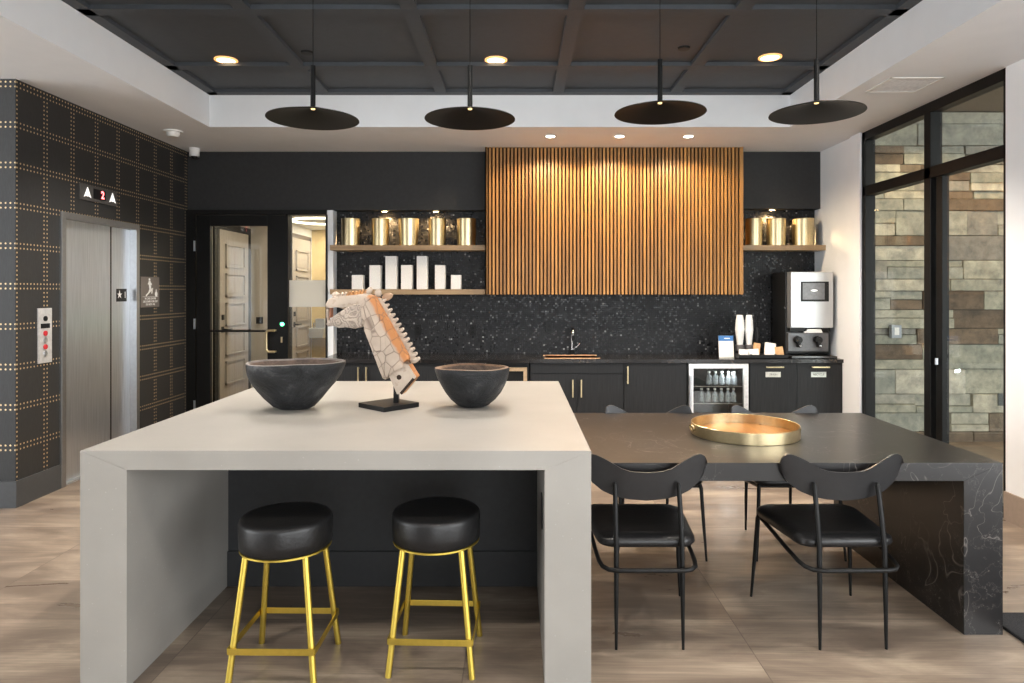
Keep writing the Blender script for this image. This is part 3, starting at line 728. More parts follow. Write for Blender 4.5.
# indicator above
ind = thing('floor_indicator', (XL, 5.62, 2.33), 'slim plate with two white arrows and a red number 2 above the elevator door', 'floor indicator')
mb = MB(); mb.box(XL, XL + .012, 5.40, 5.90, 2.262, 2.392, bev=.004); mb.build('plate', simple('bronze_plate', (.10, .095, .09), .4, .3), ind)
box(XL + .012, XL + .014, 5.57, 5.735, 2.285, 2.37).build('display', plasticblack, ind)
text_mesh('digit', '2', .088, led_red, (XL + .0155, 5.69, 2.327), ROT_LEFT, ind, bold=.002)
def arrow(yc, nm):
    h, w_ = .085, .045
    pts = [(yc, 2.37), (yc + w_, 2.285), (yc + .018, 2.298), (yc, 2.292), (yc - .018, 2.298), (yc - w_, 2.285)]
    MB().prism(pts, XL + .012, XL + .016, axis='x').build(nm, emit('arrow_white', (1, .95, .9), .5) if 'arrow_white' not in MATS else MATS['arrow_white'], ind)
arrow(5.49, 'arrow'); arrow(5.83, 'arrow')
# call panel
cp = thing('elevator_call_panel', (XL, 5.01, 1.19), 'tall steel call panel with red and grey round buttons left of the elevator', 'call panel')
mb = MB(); mb.box(XL, XL + .010, 4.93, 5.075, .985, 1.392, bev=.003); mb.build('plate', simple('pale_steel', (.72, .72, .72), .35, .5), cp)
for zc, mt, nm in ((1.315, plasticblack, 'key_switch'), (1.205, redplastic, 'button'), (1.155, silver, 'button'), (1.105, redplastic, 'button'), (1.055, steel, 'button')):
    MB().cyl((XL + .009, 5.0, zc), (XL + .018, 5.0, zc), .019, seg=20).build(nm, mt, cp, smooth=40)
box(XL + .009, XL + .012, 4.955, 5.05, 1.243, 1.278).build('display', plasticblack, cp)
# stair sign
sg = thing('fire_stair_sign', (XL, 6.46, 1.5), 'taupe sign with a white figure on stairs right of the elevator', 'sign')
mb = MB(); mb.box(XL, XL + .008, 6.285, 6.605, 1.365, 1.655, bev=.002); mb.build('plate', signgrey, sg)
YC = 6.445
fg = MB(); X_ = (XL + .0085, XL + .011)
def seg2(p, q, wd):
    p = Vector(p); q = Vector(q); n = (q - p).normalized(); n = Vector((-n.y, n.x)) * wd / 2
    fg.prism([tuple(p + n), tuple(q + n), tuple(q - n), tuple(p - n)], *X_, axis='x')
fg.prism([(YC - .02 + .014 * math.cos(a * PI / 6), 1.630 + .012 * math.sin(a * PI / 6)) for a in range(12)], *X_, axis='x')
seg2((YC - .02, 1.615), (YC - .005, 1.54), .032); seg2((YC - .02, 1.605), (YC - .045, 1.585), .012); seg2((YC - .01, 1.605), (YC + .02, 1.58), .012)
seg2((YC - .005, 1.545), (YC + .03, 1.525), .016); seg2((YC + .03, 1.53), (YC + .02, 1.495), .014); seg2((YC - .005, 1.545), (YC - .035, 1.50), .016)
seg2((YC - .08, 1.475), (YC + .04, 1.545), .014)
fg.prism([(YC + .10 + .022 * math.cos(a * PI / 6), 1.49 + .026 * math.sin(a * PI / 6)) for a in range(12)] , *X_, axis='x')
seg2((YC + .10, 1.51), (YC + .10, 1.535), .012)
fg.build('stair_figure', whiteprint, sg)
for k, s_ in enumerate(('IN CASE OF FIRE', 'USE STAIRS FOR EXIT', 'DO NOT USE')):
    text_mesh('lettering', s_, .027, whiteprint, (XL + .009, YC, 1.447 - k * .028), ROT_LEFT, sg)
seg = box(XL + .008, XL + .009, 6.31, 6.58, 1.464, 1.467).build('rule', whiteprint, sg)

# ------------------------------------------------------------------ slat panel
t = thing('slat_wall_cabinet', (1.01, 7.33, 1.484), 'wide wall unit faced with vertical warm oak slats above the counter', 'wall cabinet')
sx0, sx1, sy0, sz0 = PX(485.3, 6.95), PX(743.3, 6.95), 6.95, 1.484
box(sx0 + .01, sx1 - .01, sy0 + .022, YB, sz0 + .004, ZC).build('body', slatback, t)
mb = MB(); ns = 70; pt = (sx1 - sx0) / (ns)
for k in range(ns):
    x = sx0 + k * pt; mb.box(x, x + pt * .54, sy0, sy0 + .026, sz0, ZC - .002)
mb.box(sx0, sx0 + .014, sy0, YB, sz0, ZC); mb.box(sx1 - .018, sx1, sy0, YB, sz0, ZC)
mb.build('slats', slatwood, t)

# shelves
def shelf(x0, x1, z0, z1, lab):
    o = box(x0, x1, 7.06, YB, z0, z1).build('wall_shelf', shelfwood, bevmod=.002)
    tag(o, lab, 'shelf')
shelf(-1.955, sx0, 1.948, 2.003, 'long oak shelf holding the brass vessels left of the slat panel')
shelf(-1.955, sx0, 1.483, 1.538, 'lower oak shelf holding the white blocks left of the slat panel')
shelf(sx1, XR + .0, 1.948, 2.003, 'short oak shelf holding three brass vessels right of the slat panel')

# brass vessels
def vessel(px0, px1, top_wider, lab, squat=0):
    d_ = 7.17; x0, x1 = PX(px0, d_), PX(px1, d_); xc = (x0 + x1) / 2; r = (x1 - x0) / 2
    t = thing('brass_vessel', (xc, d_, 2.003), lab, 'vessel', 'brass vessels on the upper shelves')
    h = .285; rb = r * (1 - top_wider)
    MB().lathe([(0, 0), (rb, 0), (r, h), (r - .004, h), (rb - .004, .006), (0, .006)], (xc, d_, 2.003), sy=min(1, .105 / r), seg=40).build('body', brass, t, smooth=40)
    MB().lathe([(r + .001, h - .004), (r + .002, h), (r - .003, h + .003), (r - .006, h)], (xc, d_, 2.003), sy=min(1, .105 / r), seg=40).build('rim', brass, t, smooth=40)
VS = [(341.5, 360, 'leftmost'), (372, 389, 'second from left'), (398.5, 419, 'middle'), (428.5, 446, 'fourth from left'), (457, 476, 'rightmost')]
for i, (a, b, w_) in enumerate(VS): vessel(a, b, .12 if i == 2 else .05, 'brass cylinder vessel on the long upper shelf, ' + w_ + ' of five')
for a, b, w_ in ((745.5, 762, 'left one beside the slat panel'), (767, 785.5, 'middle one'), (792.5, 813.5, 'right one by the white wall')): vessel(a, b, .03, 'brass cylinder vessel on the short right shelf, ' + w_)
# white blocks
WB = [(351.6, 362.7, 274.9), (369.2, 380.3, 265.2), (385.2, 396.6, 256), (400.9, 411.9, 265), (416.6, 427.2, 256), (434.8, 445, 265), (450.8, 461, 274.9)]
ow = ['short', 'medium', 'tall', 'medium', 'tall', 'medium', 'short']
pw = ['leftmost', 'second from left', 'third from left', 'in the centre', 'third from right', 'second from right', 'rightmost']
for (a, b, tp), o1, p1 in zip(WB, ow, pw):
    d_ = 7.15; x0, x1 = PX(a, d_), PX(b, d_); zt = PZ(tp, d_)
    o = box(x0, x1, d_, d_ + .11, 1.538, zt, bev=.008).build('ceramic_block', candlewhite); tag(o, o1 + ' white textured block on the lower shelf, ' + p1, 'decorative block', 'white blocks on the lower shelf')

# ------------------------------------------------------------------ counter run
K = 6.70 / F
def kx(px): return (px - CX) * K
CTZ0, CTZ1 = .805, .84
mb = MB(); cx0, cx1 = -1.955, kx(844) - .01; sk0, sk1, sy_0, sy_1 = kx(546), kx(600), 6.80, 7.08
mb.box(cx0, sk0, 6.68, YB, CTZ0, CTZ1); mb.box(sk1, XR, 6.68, YB, CTZ0, CTZ1)
mb.box(sk0, sk1, 6.68, sy_0, CTZ0, CTZ1); mb.box(sk0, sk1, sy_1, YB, CTZ0, CTZ1)
o = mb.build('countertop', countermat); tag(o, 'long dark stone worktop along the mosaic back wall', 'countertop')
t = thing('undermount_sink', ((sk0 + sk1) / 2, 6.94, .6), 'sink with the orange reflection coloured in, sunk into the dark worktop below the faucet', 'sink')
mb = MB()
mb.box(sk0 - .01, sk0, sy_0, sy_1, .62, CTZ1 - .004); mb.box(sk1, sk1 + .01, sy_0, sy_1, .62, CTZ1 - .004)
mb.box(sk0, sk1, sy_0 - .01, sy_0, .62, CTZ1 - .004); mb.box(sk0, sk1, sy_1, sy_1 + .01, .62, CTZ1 - .004); mb.box(sk0, sk1, sy_0, sy_1, .61, .62)
mb.box(sk0 - .012, sk1 + .012, sy_0 - .012, sy_0, CTZ1, CTZ1 + .003); mb.box(sk0 - .012, sk1 + .012, sy_1, sy_1 + .012, CTZ1, CTZ1 + .007)  # metal colour and raised rims stand in for the orange slat reflection
mb.build('basin', copper_reflection, t)
MB().cyl(((sk0 + sk1) / 2, 6.94, .62), ((sk0 + sk1) / 2, 6.94, .625), .04).build('drain', chrome, t)
fx_ = PX(572, 7.2)
t = thing('kitchen_faucet', (fx_, 7.2, CTZ1), 'slim black faucet with a side lever behind the sink', 'faucet')
MB().cyl((fx_, 7.2, CTZ1), (fx_, 7.2, CTZ1 + .05), .022).build('base', blackmetal, t, smooth=40)
MB().tube([(fx_, 7.2, CTZ1 + .04), (fx_, 7.2, 1.06), (fx_, 7.19, 1.10), (fx_, 7.15, 1.125), (fx_, 7.10, 1.125), (fx_, 7.06, 1.10), (fx_, 7.05, 1.05)], .012).build('spout', chrome, t, smooth=50)
MB().cyl((fx_, 7.05, 1.055), (fx_, 7.05, 1.0), .014).build('nozzle', blackmetal, t, smooth=40)
MB().tube([(fx_ + .015, 7.2, .90), (fx_ + .05, 7.19, .92), (fx_ + .085, 7.17, .965)], .006).build('lever', chrome, t, smooth=40)

def vhandle(x, z0, z1, parent):
    MB().box(x - .007, x + .007, 6.655, 6.667, z0, z1, bev=.002).box(x - .004, x + .004, 6.66, 6.70, z0 + .01, z0 + .02).box(x - .004, x + .004, 6.66, 6.70, z1 - .02, z1 - .01).build('handle', brass, parent)
def hhandle(x0, x1, z, parent):
    MB().box(x0, x1, 6.655, 6.667, z - .006, z + .006, bev=.002).box(x0 + .01, x0 + .02, 6.66, 6.70, z - .004, z + .004).box(x1 - .02, x1 - .01, 6.66, 6.70, z - .004, z + .004).build('handle', brass, parent)
def cabinet(x0, x1, lab, body_front=6.72, sink=False):
    t = thing('base_cabinet', ((x0 + x1) / 2, 7.0, 0), lab, 'cabinet', 'dark base cabinets under the worktop')
    if sink:
        m_ = MB(); m_.box(x0, x0 + .02, body_front, YB - .03, .09, CTZ0); m_.box(x1 - .02, x1, body_front, YB - .03, .09, CTZ0); m_.box(x0 + .02, x1 - .02, body_front, YB - .03, .09, .11); m_.box(x0 + .02, x1 - .02, body_front, body_front + .02, .11, CTZ0); m_.build('body', cabmat, t)
    else: box(x0, x1, body_front, YB - .03, .09, CTZ0).build('body', cabmat, t)
    box(x0, x1, body_front + .06, YB - .1, 0, .09).build('toe_kick', blackframe, t)
    return t
def front(x0, x1, z0, z1, parent, nm='door'):
    return box(x0 + .0015, x1 - .0015, 6.70, 6.719, z0, z1, bev=.0015).build(nm, cabmat, parent)
g = .003
# left pair cabinets
t = cabinet(-1.955, kx(404), 'black oak double-door cabinet beneath the worktop behind the horse sculpture')
d1 = front(-1.955, kx(363), .10, .80, t); vhandle(kx(359), .59, .765, d1)
d2 = front(kx(363), kx(404), .10, .80, t); vhandle(kx(367), .59, .765, d2)
t = cabinet(kx(404), kx(485.5), 'black oak double-door cabinet beneath the worktop behind the right bowl')
d1 = front(kx(404), kx(445), .10, .80, t); vhandle(kx(441), .59, .765, d1)
d2 = front(kx(445), kx(485.5), .10, .80, t); vhandle(kx(449), .59, .765, d2)
# wine cooler
t = thing('wine_cooler', (kx(507), 7.0, 0), 'undercounter cooler with warm light coloured into its steel frame, behind the right bowl', 'cooler')
a, b = kx(486), kx(529)
box(a, b, 6.73, YB, .02, CTZ0).build('body', plasticblack, t)
mb = MB(); fa, fb, z0, z1 = kx(487.5), kx(527), .12, .757
mb.box(fa, fa + .035, 6.69, 6.73, z0, z1); mb.box(fb - .035, fb, 6.69, 6.73, z0, z1); mb.box(fa + .035, fb - .035, 6.69, 6.73, z1 - .035, z1); mb.box(fa + .035, fb - .035, 6.69, 6.73, z0, z0 + .035)
dd = mb.build('door_frame', simple('warm_lit_steel', (.66, .46, .28), .35, .9), t)  # steel frame, the warm light on it put into the base colour
box(fa + .035, fb - .035, 6.705, 6.715, z0 + .035, z1 - .035).build('door_glass', simple('smoked_glass', (.02, .02, .02), .08), t)
# sink cabinet
t = cabinet(kx(530), kx(624), 'black oak sink cabinet with a false drawer and two brass-handled doors', sink=True)
front(kx(531), kx(623.5), .700, .80, t, 'drawer_front')
d1 = front(kx(531), kx(577), .10, .692, t); vhandle(kx(572.5), .465, .64, d1)
d2 = front(kx(577), kx(623.5), .10, .692, t); vhandle(kx(581), .465, .64, d2)
# dishwasher panel
t = cabinet(kx(624), kx(686.5), 'black oak tall-door cabinet left of the bottle fridge with one brass handle')
d1 = front(kx(624), kx(686.5), .10, .80, t); vhandle(kx(627.2), .60, .772, d1)
# bottle fridge
t = thing('beverage_fridge', (kx(718), 7.0, 0), 'steel framed glass-door fridge holding rows of water bottles', 'fridge')
a, b = kx(687), kx(749.5)
mb = MB()
mb.box(a, a + .02, 6.73, YB, .02, CTZ0); mb.box(b - .02, b, 6.73, YB, .02, CTZ0); mb.box(a, b, YB - .02, YB, .02, CTZ0); mb.box(a, b, 6.73, YB, .02, .06); mb.box(a, b, 6.73, YB, .78, CTZ0)
mb.build('cabinet_shell', plasticblack, t)
fa, fb, z0, z1 = kx(688.5), kx(748), .10, .795
mb = MB(); mb.box(fa, fa + .045, 6.685, 6.728, z0, z1); mb.box(fb - .045, fb, 6.685, 6.728, z0, z1); mb.box(fa + .045, fb - .045, 6.685, 6.728, z1 - .045, z1); mb.box(fa + .045, fb - .045, 6.685, 6.728, z0, z0 + .045)
dd = mb.build('door_frame', simple('fridge_steel', (.74, .73, .71), .3, .9), t)
box(fa + .045, fb - .045, 6.70, 6.706, z0 + .045, z1 - .045).build('door_glass', glass, t)
MB().cyl((fa + .012, 6.66, .25), (fa + .012, 6.66, .68), .009).box(fa + .006, fa + .018, 6.66, 6.69, .26, .28).box(fa + .006, fa + .018, 6.66, 6.69, .65, .67).build('door_handle', steel, t, smooth=40)
for z in (.215 + .0, PZ(387, 6.84) - .0, PZ(402, 6.84)):
    pass
rowz = [PZ(384.5, 6.86), PZ(401.5, 6.86)]
for z in rowz:
    mb = MB()
    for k in range(14): mb.cyl((fa + .04 + k * .037, 6.76, z - .006), (fa + .04 + k * .037, 7.25, z - .006), .003, seg=6)
    mb.cyl((a + .02, 6.765, z - .006), (b - .02, 6.765, z - .006), .004, seg=6)
    mb.build('wire_shelf', chrome, t)
box(fb - .15, fb - .12, 6.745, 6.75, PZ(374, 6.75) - .008, PZ(372, 6.75)).build('fridge_lamp', emit('fridge_led', (.9, .95, 1), 2), t)
# bottles
bt = thing('water_bottle', (0, 0, 0), 'x', 'water bottle', 'water bottles in the glass-door fridge')
MB().lathe([(0, 0), (.026, 0), (.029, .008), (.029, .045), (.027, .05), (.029, .055), (.028, .078), (.012, .105), (.011, .115)], seg=20).build('bottle_body', bottle_m, bt, smooth=40, world=False)
MB().cyl((0, 0, .118), (0, 0, .136), .013, seg=16).build('cap', plasticwhite, bt, smooth=40, world=False)
rows = [([709, 715.5, 722, 728.5, 734.5], rowz[0], 'upper'), ([701.5, 708, 714.8, 721.3, 728, 733.5], rowz[1], 'lower')]
num = ['first', 'second', 'third', 'fourth', 'fifth', 'sixth']; first = True
for xs, z, rn in rows:
    for i, px in enumerate(xs):
        loc = (PX(px, 6.86), 6.86, z); lab = 'clear water bottle on the fridge\'s %s rack, %s from the left' % (rn, num[i])
        if first: bt.location = loc; bt['label'] = lab; first = False
        else: copy_thing(bt, loc, lab)
# waste cabinets
for a, b, l, txt in ((750, 797, 'black oak pull-out waste cabinet right of the bottle fridge, with a small metal plate', 'TRASH'), (797, 841, 'black oak pull-out waste cabinet under the coffee machine, with a pale plate', 'RECYCLE')):
    t = cabinet(kx(a), kx(b), l)
    d1 = front(kx(a), kx(b), .10, .80, t, 'pull_out_front')
    c = (a + b) / 2 - .5
    hhandle(kx(c - 8), kx(c + 9.5), PZ(367.3, 6.66), d1)
    pz = PZ(374.6, 6.69)
    pl = box(kx(c - 7.5), kx(c + 7.5), 6.694, 6.700, pz - .026, pz + .026).build('plate', simple('plate_' + txt, (.62, .60, .54) if txt == 'TRASH' else (.70, .76, .72), .35, .6 if txt == 'TRASH' else 0), d1)
    text_mesh('plate_lettering', txt, .027, simple('plate_ink_' + txt, (.12, .12, .11), .6), (kx(c), 6.6935, pz), ROT_BACK, pl)
t = box(kx(841.3), XR - .004, 6.70, YB - .03, 0, CTZ0).build('cabinet_end_panel', cabmat); tag(t, 'narrow dark filler panel where the cabinets meet the white wall', 'cabinet panel')

# outlets
def outlet(px, py, lab):
    x, z = PX(px, YB), PZ(py, YB)
    t = thing('wall_outlet', (x, YB, z), lab, 'outlet', 'black outlets on the mosaic wall')
    box(x - .038, x + .038, YB - .008, YB, z - .06, z + .06, bev=.003).build('cover_plate', plasticblack, t)
    MB().box(x - .017, x + .017, YB - .011, YB - .007, z + .008, z + .036).box(x - .017, x + .017, YB - .011, YB - .007, z - .036, z - .008).build('sockets', blackframe, t)
outlet(418, 330, 'black wall outlet on the mosaic just right of the horse neck')
outlet(473, 330, 'black wall outlet on the mosaic above the right bowl')
outlet(549, 328, 'black wall outlet on the mosaic left of the faucet')
outlet(654, 326, 'black wall outlet on the mosaic right of the faucet')
outlet(713, 329, 'black wall outlet on the mosaic behind the card stand')

# ------------------------------------------------------------------ coffee corner
mx0, mx1, my = 2.765, 3.215, 6.80
t = thing('coffee_machine', ((mx0 + mx1) / 2, 7.0, CTZ1), 'tall silver and black coffee machine on the worktop by the white wall', 'coffee machine')
box(mx0, mx1, 6.90, 7.25, CTZ1 + .03, 1.715, bev=.01).build('body', plasticblack, t)
zf = PZ(328, my)
MB().prism([(mx0 + .018, zf), (mx0 + .018, 1.715), (mx1 - .004, 1.715), (mx1 - .004, zf), (mx1 - .1, zf), (mx1 - .13, zf + .012), (mx0 + .16, zf + .012), (mx0 + .13, zf)], my, 6.91, bev=.008).build('front_panel', silver, t)
sc = MB(); s0, s1, u0, u1 = PX(801, my), PX(828.5, my), PZ(301.5, my), PZ(281.5, my)
sc.box(s0, s1, my - .012, my + .002, u0, u1, bev=.004); sc.build('screen_bezel', plasticblack, t)
box(s0 + .012, s1 - .045, my - .014, my - .011, u0 + .02, u1 - .015).build('screen', simple('grey_screen', (.16, .165, .175), .25), t)
MB().prism([((s0 + s1) / 2 - .012 + .034 * math.cos(a * PI / 8), (u0 + u1) / 2 + .01 + .009 * math.sin(a * PI / 8)) for a in range(16)], my - .016, my - .0135).build('screen_mark', emit('screen_mark', (.9, .9, .9), .6), t)
box(mx0 + .02, mx1 - .02, my + .03, 6.91, zf - .035, zf).build('spout_bridge', plasticblack, t)
MB().prism([(PX(805, my), zf - .05), (PX(823, my), zf - .05), (PX(821, my), zf - .012), (PX(808, my), zf - .012)], my - .005, my + .06, bev=.006).build('spout_cover', plasticwhite, t)
z0, z1 = PZ(352, my), PZ(333, my)
box(mx0 + .01, mx1 - .03, my + .05, 6.92, z0, z1, bev=.006).build('lower_panel', simple('grey_machine', (.13, .13, .135), .35, .4), t)
for px in (799, 819):
    x = PX(px, my); z = PZ(340, my)
    nb = MB().cyl((x, my + .05, z), (x, my - .01, z), .038, .034, seg=20).cyl((x, my - .01, z + .0), (x, my - .015, z), .018).box(x - .012, x + .012, my - .02, my + .04, z - .075, z - .02, bev=.004).build('dispensing_tap', plasticblack, t, smooth=40)
    MB().sphere((x + .004, my - .022, z - .06), .014).build('tap_tip', chrome, nb, smooth=60)
box(mx0 - .005, mx1 + .0, 6.72, 7.1, CTZ1, CTZ1 + .028, bev=.01).build('drip_tray', simple('tray_metal', (.10, .10, .10), .22, .8), t)
MB().cyl((mx0 - .004, 6.90, 1.345), (mx0 - .012, 6.90, 1.345), .012).build('side_lock', chrome, t)
# card stand
cxx0, cxx1 = PX(719.2, 6.86), PX(734, 6.86)
t = thing('card_stand', ((cxx0 + cxx1) / 2, 6.86, CTZ1), 'small blue and white card standing on the worktop left of the cups', 'card')
MB().prism([(6.86, CTZ1), (6.866, CTZ1), (6.896, 1.062), (6.89, 1.062)], cxx0, cxx1, axis='x').build('card', paper, t)
MB().prism([(6.8785, .965), (6.881, .965), (6.8905, 1.062), (6.888, 1.062)], cxx0, cxx1, axis='x').build('blue_band', bluecard, t)
mb = MB()
for zc, hw_ in ((1.030, .030), (.998, .045)):
    c_ = (cxx0 + cxx1) / 2 + .012; yy = 6.86 + (zc - .84) * .135 - .0008
    mb.box(c_ - hw_, c_ + hw_, yy, yy + .0015, zc - .009, zc + .009)
mb.build('printed_lines', whiteprint, t)
box(cxx0 - .003, cxx1 + .003, 6.84, 6.92, CTZ1, CTZ1 + .006).build('foot', glass, t)
# cup stacks
def cups(px, w_, pyt, pyb, mat, lab):
    x = PX(px, 6.92); zb = PZ(pyb, 6.92); zt = PZ(pyt, 6.92); r = w_ * 6.92 / F / 2
    t = thing('paper_cup_stack', (x, 6.92, CTZ1), lab, 'cup stack', 'stacks of cups beside the coffee machine')
    h = zt - zb; prof = [(0, zb), (r * .62, zb), (r * .98, zb + h * .5)]
    n = 7
    for k in range(n):
        z = zb + h * (.5 + .36 * k / n); prof += [(r * (1.0 - .02 * k), z), (r * (1.0 - .02 * k), z + .006), (r * (.965 - .02 * k), z + .007)]
    prof += [(r * .66, zt), (r * .62, zt), (r * .60, zt - .004), (0, zt - .004)]
    MB().lathe(prof, (x, 6.92, 0), seg=28).build('cups', mat, t, smooth=30)
    MB().lathe([(0, 0), (r * .95, 0), (r * .95, zb - CTZ1 - .0), (r * .7, zb - CTZ1 + .005), (0, zb - CTZ1 + .005)], (x, 6.92, CTZ1), seg=28).build('holder', simple('smoked_holder', (.10, .09, .085), .3) if 'smoked_holder' not in MATS else MATS['smoked_holder'], t, smooth=40)
cups(739.8, 9.2, 315, 345, plasticwhite, 'tall stack of white paper cups, the left of two')
cups(749, 8.4, 315, 345, plasticwhite, 'tall stack of white paper cups, the right of two')
cups(756.8, 5.4, 328, 345, plasticblack, 'short stack of small black lids or cups beside the white ones')
# organizer
ox0, ox1 = PX(737, 6.80), PX(786, 6.80)
t = thing('condiment_tray', ((ox0 + ox1) / 2, 6.80, CTZ1), 'low black tray of packets in front of the paper cups', 'tray')
mb = MB(); mb.box(ox0, ox1, 6.73, 6.86, CTZ1, CTZ1 + .008); mb.box(ox0, ox1, 6.73, 6.738, CTZ1, CTZ1 + .04); mb.box(ox0, ox1, 6.852, 6.86, CTZ1, CTZ1 + .07)
for k in range(5):
    x = ox0 + (ox1 - ox0 - .006) * k / 4; mb.box(x, x + .006, 6.73, 6.86, CTZ1, CTZ1 + .045)
mb.build('tray_body', plasticblack, t)
PK = [(738.5, 747.5, 349.5, .02, paper, 'flat white packet at the left end of the black tray', .15), (748.5, 758.5, 349.2, .025, paper, 'flat pale packet second from left in the black tray', -.1), (754, 760.5, 343.5, .06, paperorange, 'brown packet leaning upright in the black tray', .35), (763.5, 774, 343, .055, paper, 'large white packet standing in the black tray', .3), (775, 783.5, 347, .04, paperorange, 'orange packet at the right end of the black tray', -.2)]
for i, (a, b, pt_, dz, mt, lab, tl) in enumerate(PK):
    x0, x1 = PX(a, 6.79), PX(b, 6.79); zt = PZ(pt_, 6.79); zb = CTZ1 + .010
    yy = 6.81 if i in (2,) else 6.775
    zz = .02 if i != 2 else .02
    m_ = MB(); m_.box(-(x1 - x0) / 2, (x1 - x0) / 2, -.012, .012, 0, zt - zb, bev=.005)
    m_.xf(Matrix.Translation(((x0 + x1) / 2, yy + (.02 if i == 2 else 0), zb + .004)) @ Matrix.Rotation(tl * .5, 4, 'Y') @ Matrix.Rotation(-.2, 4, 'X'))
    o = m_.build('sugar_packet', mt); tag(o, lab, 'packet', 'packets in the black tray')

# ------------------------------------------------------------------ island
IX0, IX1, IY0, IY1, IZ = -1.664, .287, 2.565, 4.55, .91
t = thing('waterfall_island', ((IX0 + IX1) / 2, 3.55, 0), 'large pale greige quartz island with waterfall sides and an open knee space', 'kitchen island')
# top and sides mitred
TK = .074; LW = .178
def mitre_top():
    m_ = MB(); m_.prism([(IX0, IZ), (IX1, IZ), (IX1 - LW, IZ - TK), (IX0 + LW, IZ - TK)], IY0, IY1); return m_
mitre_top().build('island_top', quartz, t, bevmod=.0012)
MB().prism([(IX0, 0), (IX0, IZ), (IX0 + LW, IZ - TK), (IX0 + LW, 0)], IY0, IY1).build('waterfall_side', quartz, t, bevmod=.0012)
MB().prism([(IX1 - LW, 0), (IX1 - LW, IZ - TK), (IX1, IZ), (IX1, 0)], IY0, IY1).build('waterfall_side', quartz, t, bevmod=.0012)
box(IX0 + LW, IX1 - LW, 3.47, IY1, 0, IZ - TK).build('base_cabinet_back', darkwall, t)
box(IX0 + LW, IX1 - LW, 3.455, 3.47, 0, .18, bev=.003).build('kick_board', darkwall, t)
mb = MB(); mb.box(IX1 - LW - .006, IX1 - LW, 2.72, 2.80, PZ(527, 2.75), PZ(496, 2.75), bev=.002); mb.build('outlet', plasticblack, t)

# table
TX_0, TX_1, TYa, TYb, TZ = IX1 + .002, 2.152, 2.97, 4.19, .76
t = thing('marble_dining_table', (1.2, 3.6, 0), 'low black veined marble waterfall table joined to the island', 'table')
MB().prism([(TX_0, TZ), (TX_1, TZ), (TX_1 - .172, TZ - .08), (TX_0, TZ - .08)], TYa, TYb).build('table_top', marble, t, bevmod=.0012)
MB().prism([(TX_1 - .172, 0), (TX_1 - .172, TZ - .08), (TX_1, TZ), (TX_1, 0)], TYa, TYb).build('waterfall_leg', marble, t, bevmod=.0012)

# stools
def make_stool():
    t = thing('bar_stool', (0, 0, 0), 'x', 'stool', 'round black stools with gold legs at the island')
    R = .183
    MB().lathe([(0, .492), (R - .012, .492), (R - .002, .500), (R - .001, .54), (R, .592), (R - .003, .602), (R - .010, .609), (R - .03, .612), (0, .612)], seg=72).build('seat', leather, t, smooth=50, world=False)
    MB().lathe([(R - .004, .486), (R - .004, .493), (R - .02, .493), (R - .02, .486), (R - .004, .486)], seg=72).build('seat_ring', goldleg, t, smooth=40, world=False)
    for sx in (-1, 1):
        for sy in (-1, 1):
            b = Vector((sx * .166, sy * .166, 0)); tp = Vector((sx * .117, sy * .117, .49))
            MB().cyl(b, tp, .0125, seg=14).build('leg', goldleg, t, smooth=40, world=False)
    z = .14; hb = .166 - (.166 - .117) * z / .49 + .013
    for a, bb in (((-hb, -hb - .005), (hb, -hb)), ((-hb, hb), (hb, hb + .005)), ((-hb - .005, -hb), (-hb, hb)), ((hb, -hb), (hb + .005, hb))):
        MB().box(a[0], bb[0], a[1], bb[1], z - .0125, z + .0125, bev=.0015).build('footrest_bar', goldleg, t, world=False)
    return t
st = make_stool(); st.location = (-.935, 2.735, 0); st.rotation_euler = (0, 0, -.015)
st['label'] = 'left black leather round stool with gold legs, nearer the island\'s left side'
copy_thing(st, (-.332, 2.805, 0), 'right black leather round stool with gold legs under the island', rz=-.035)

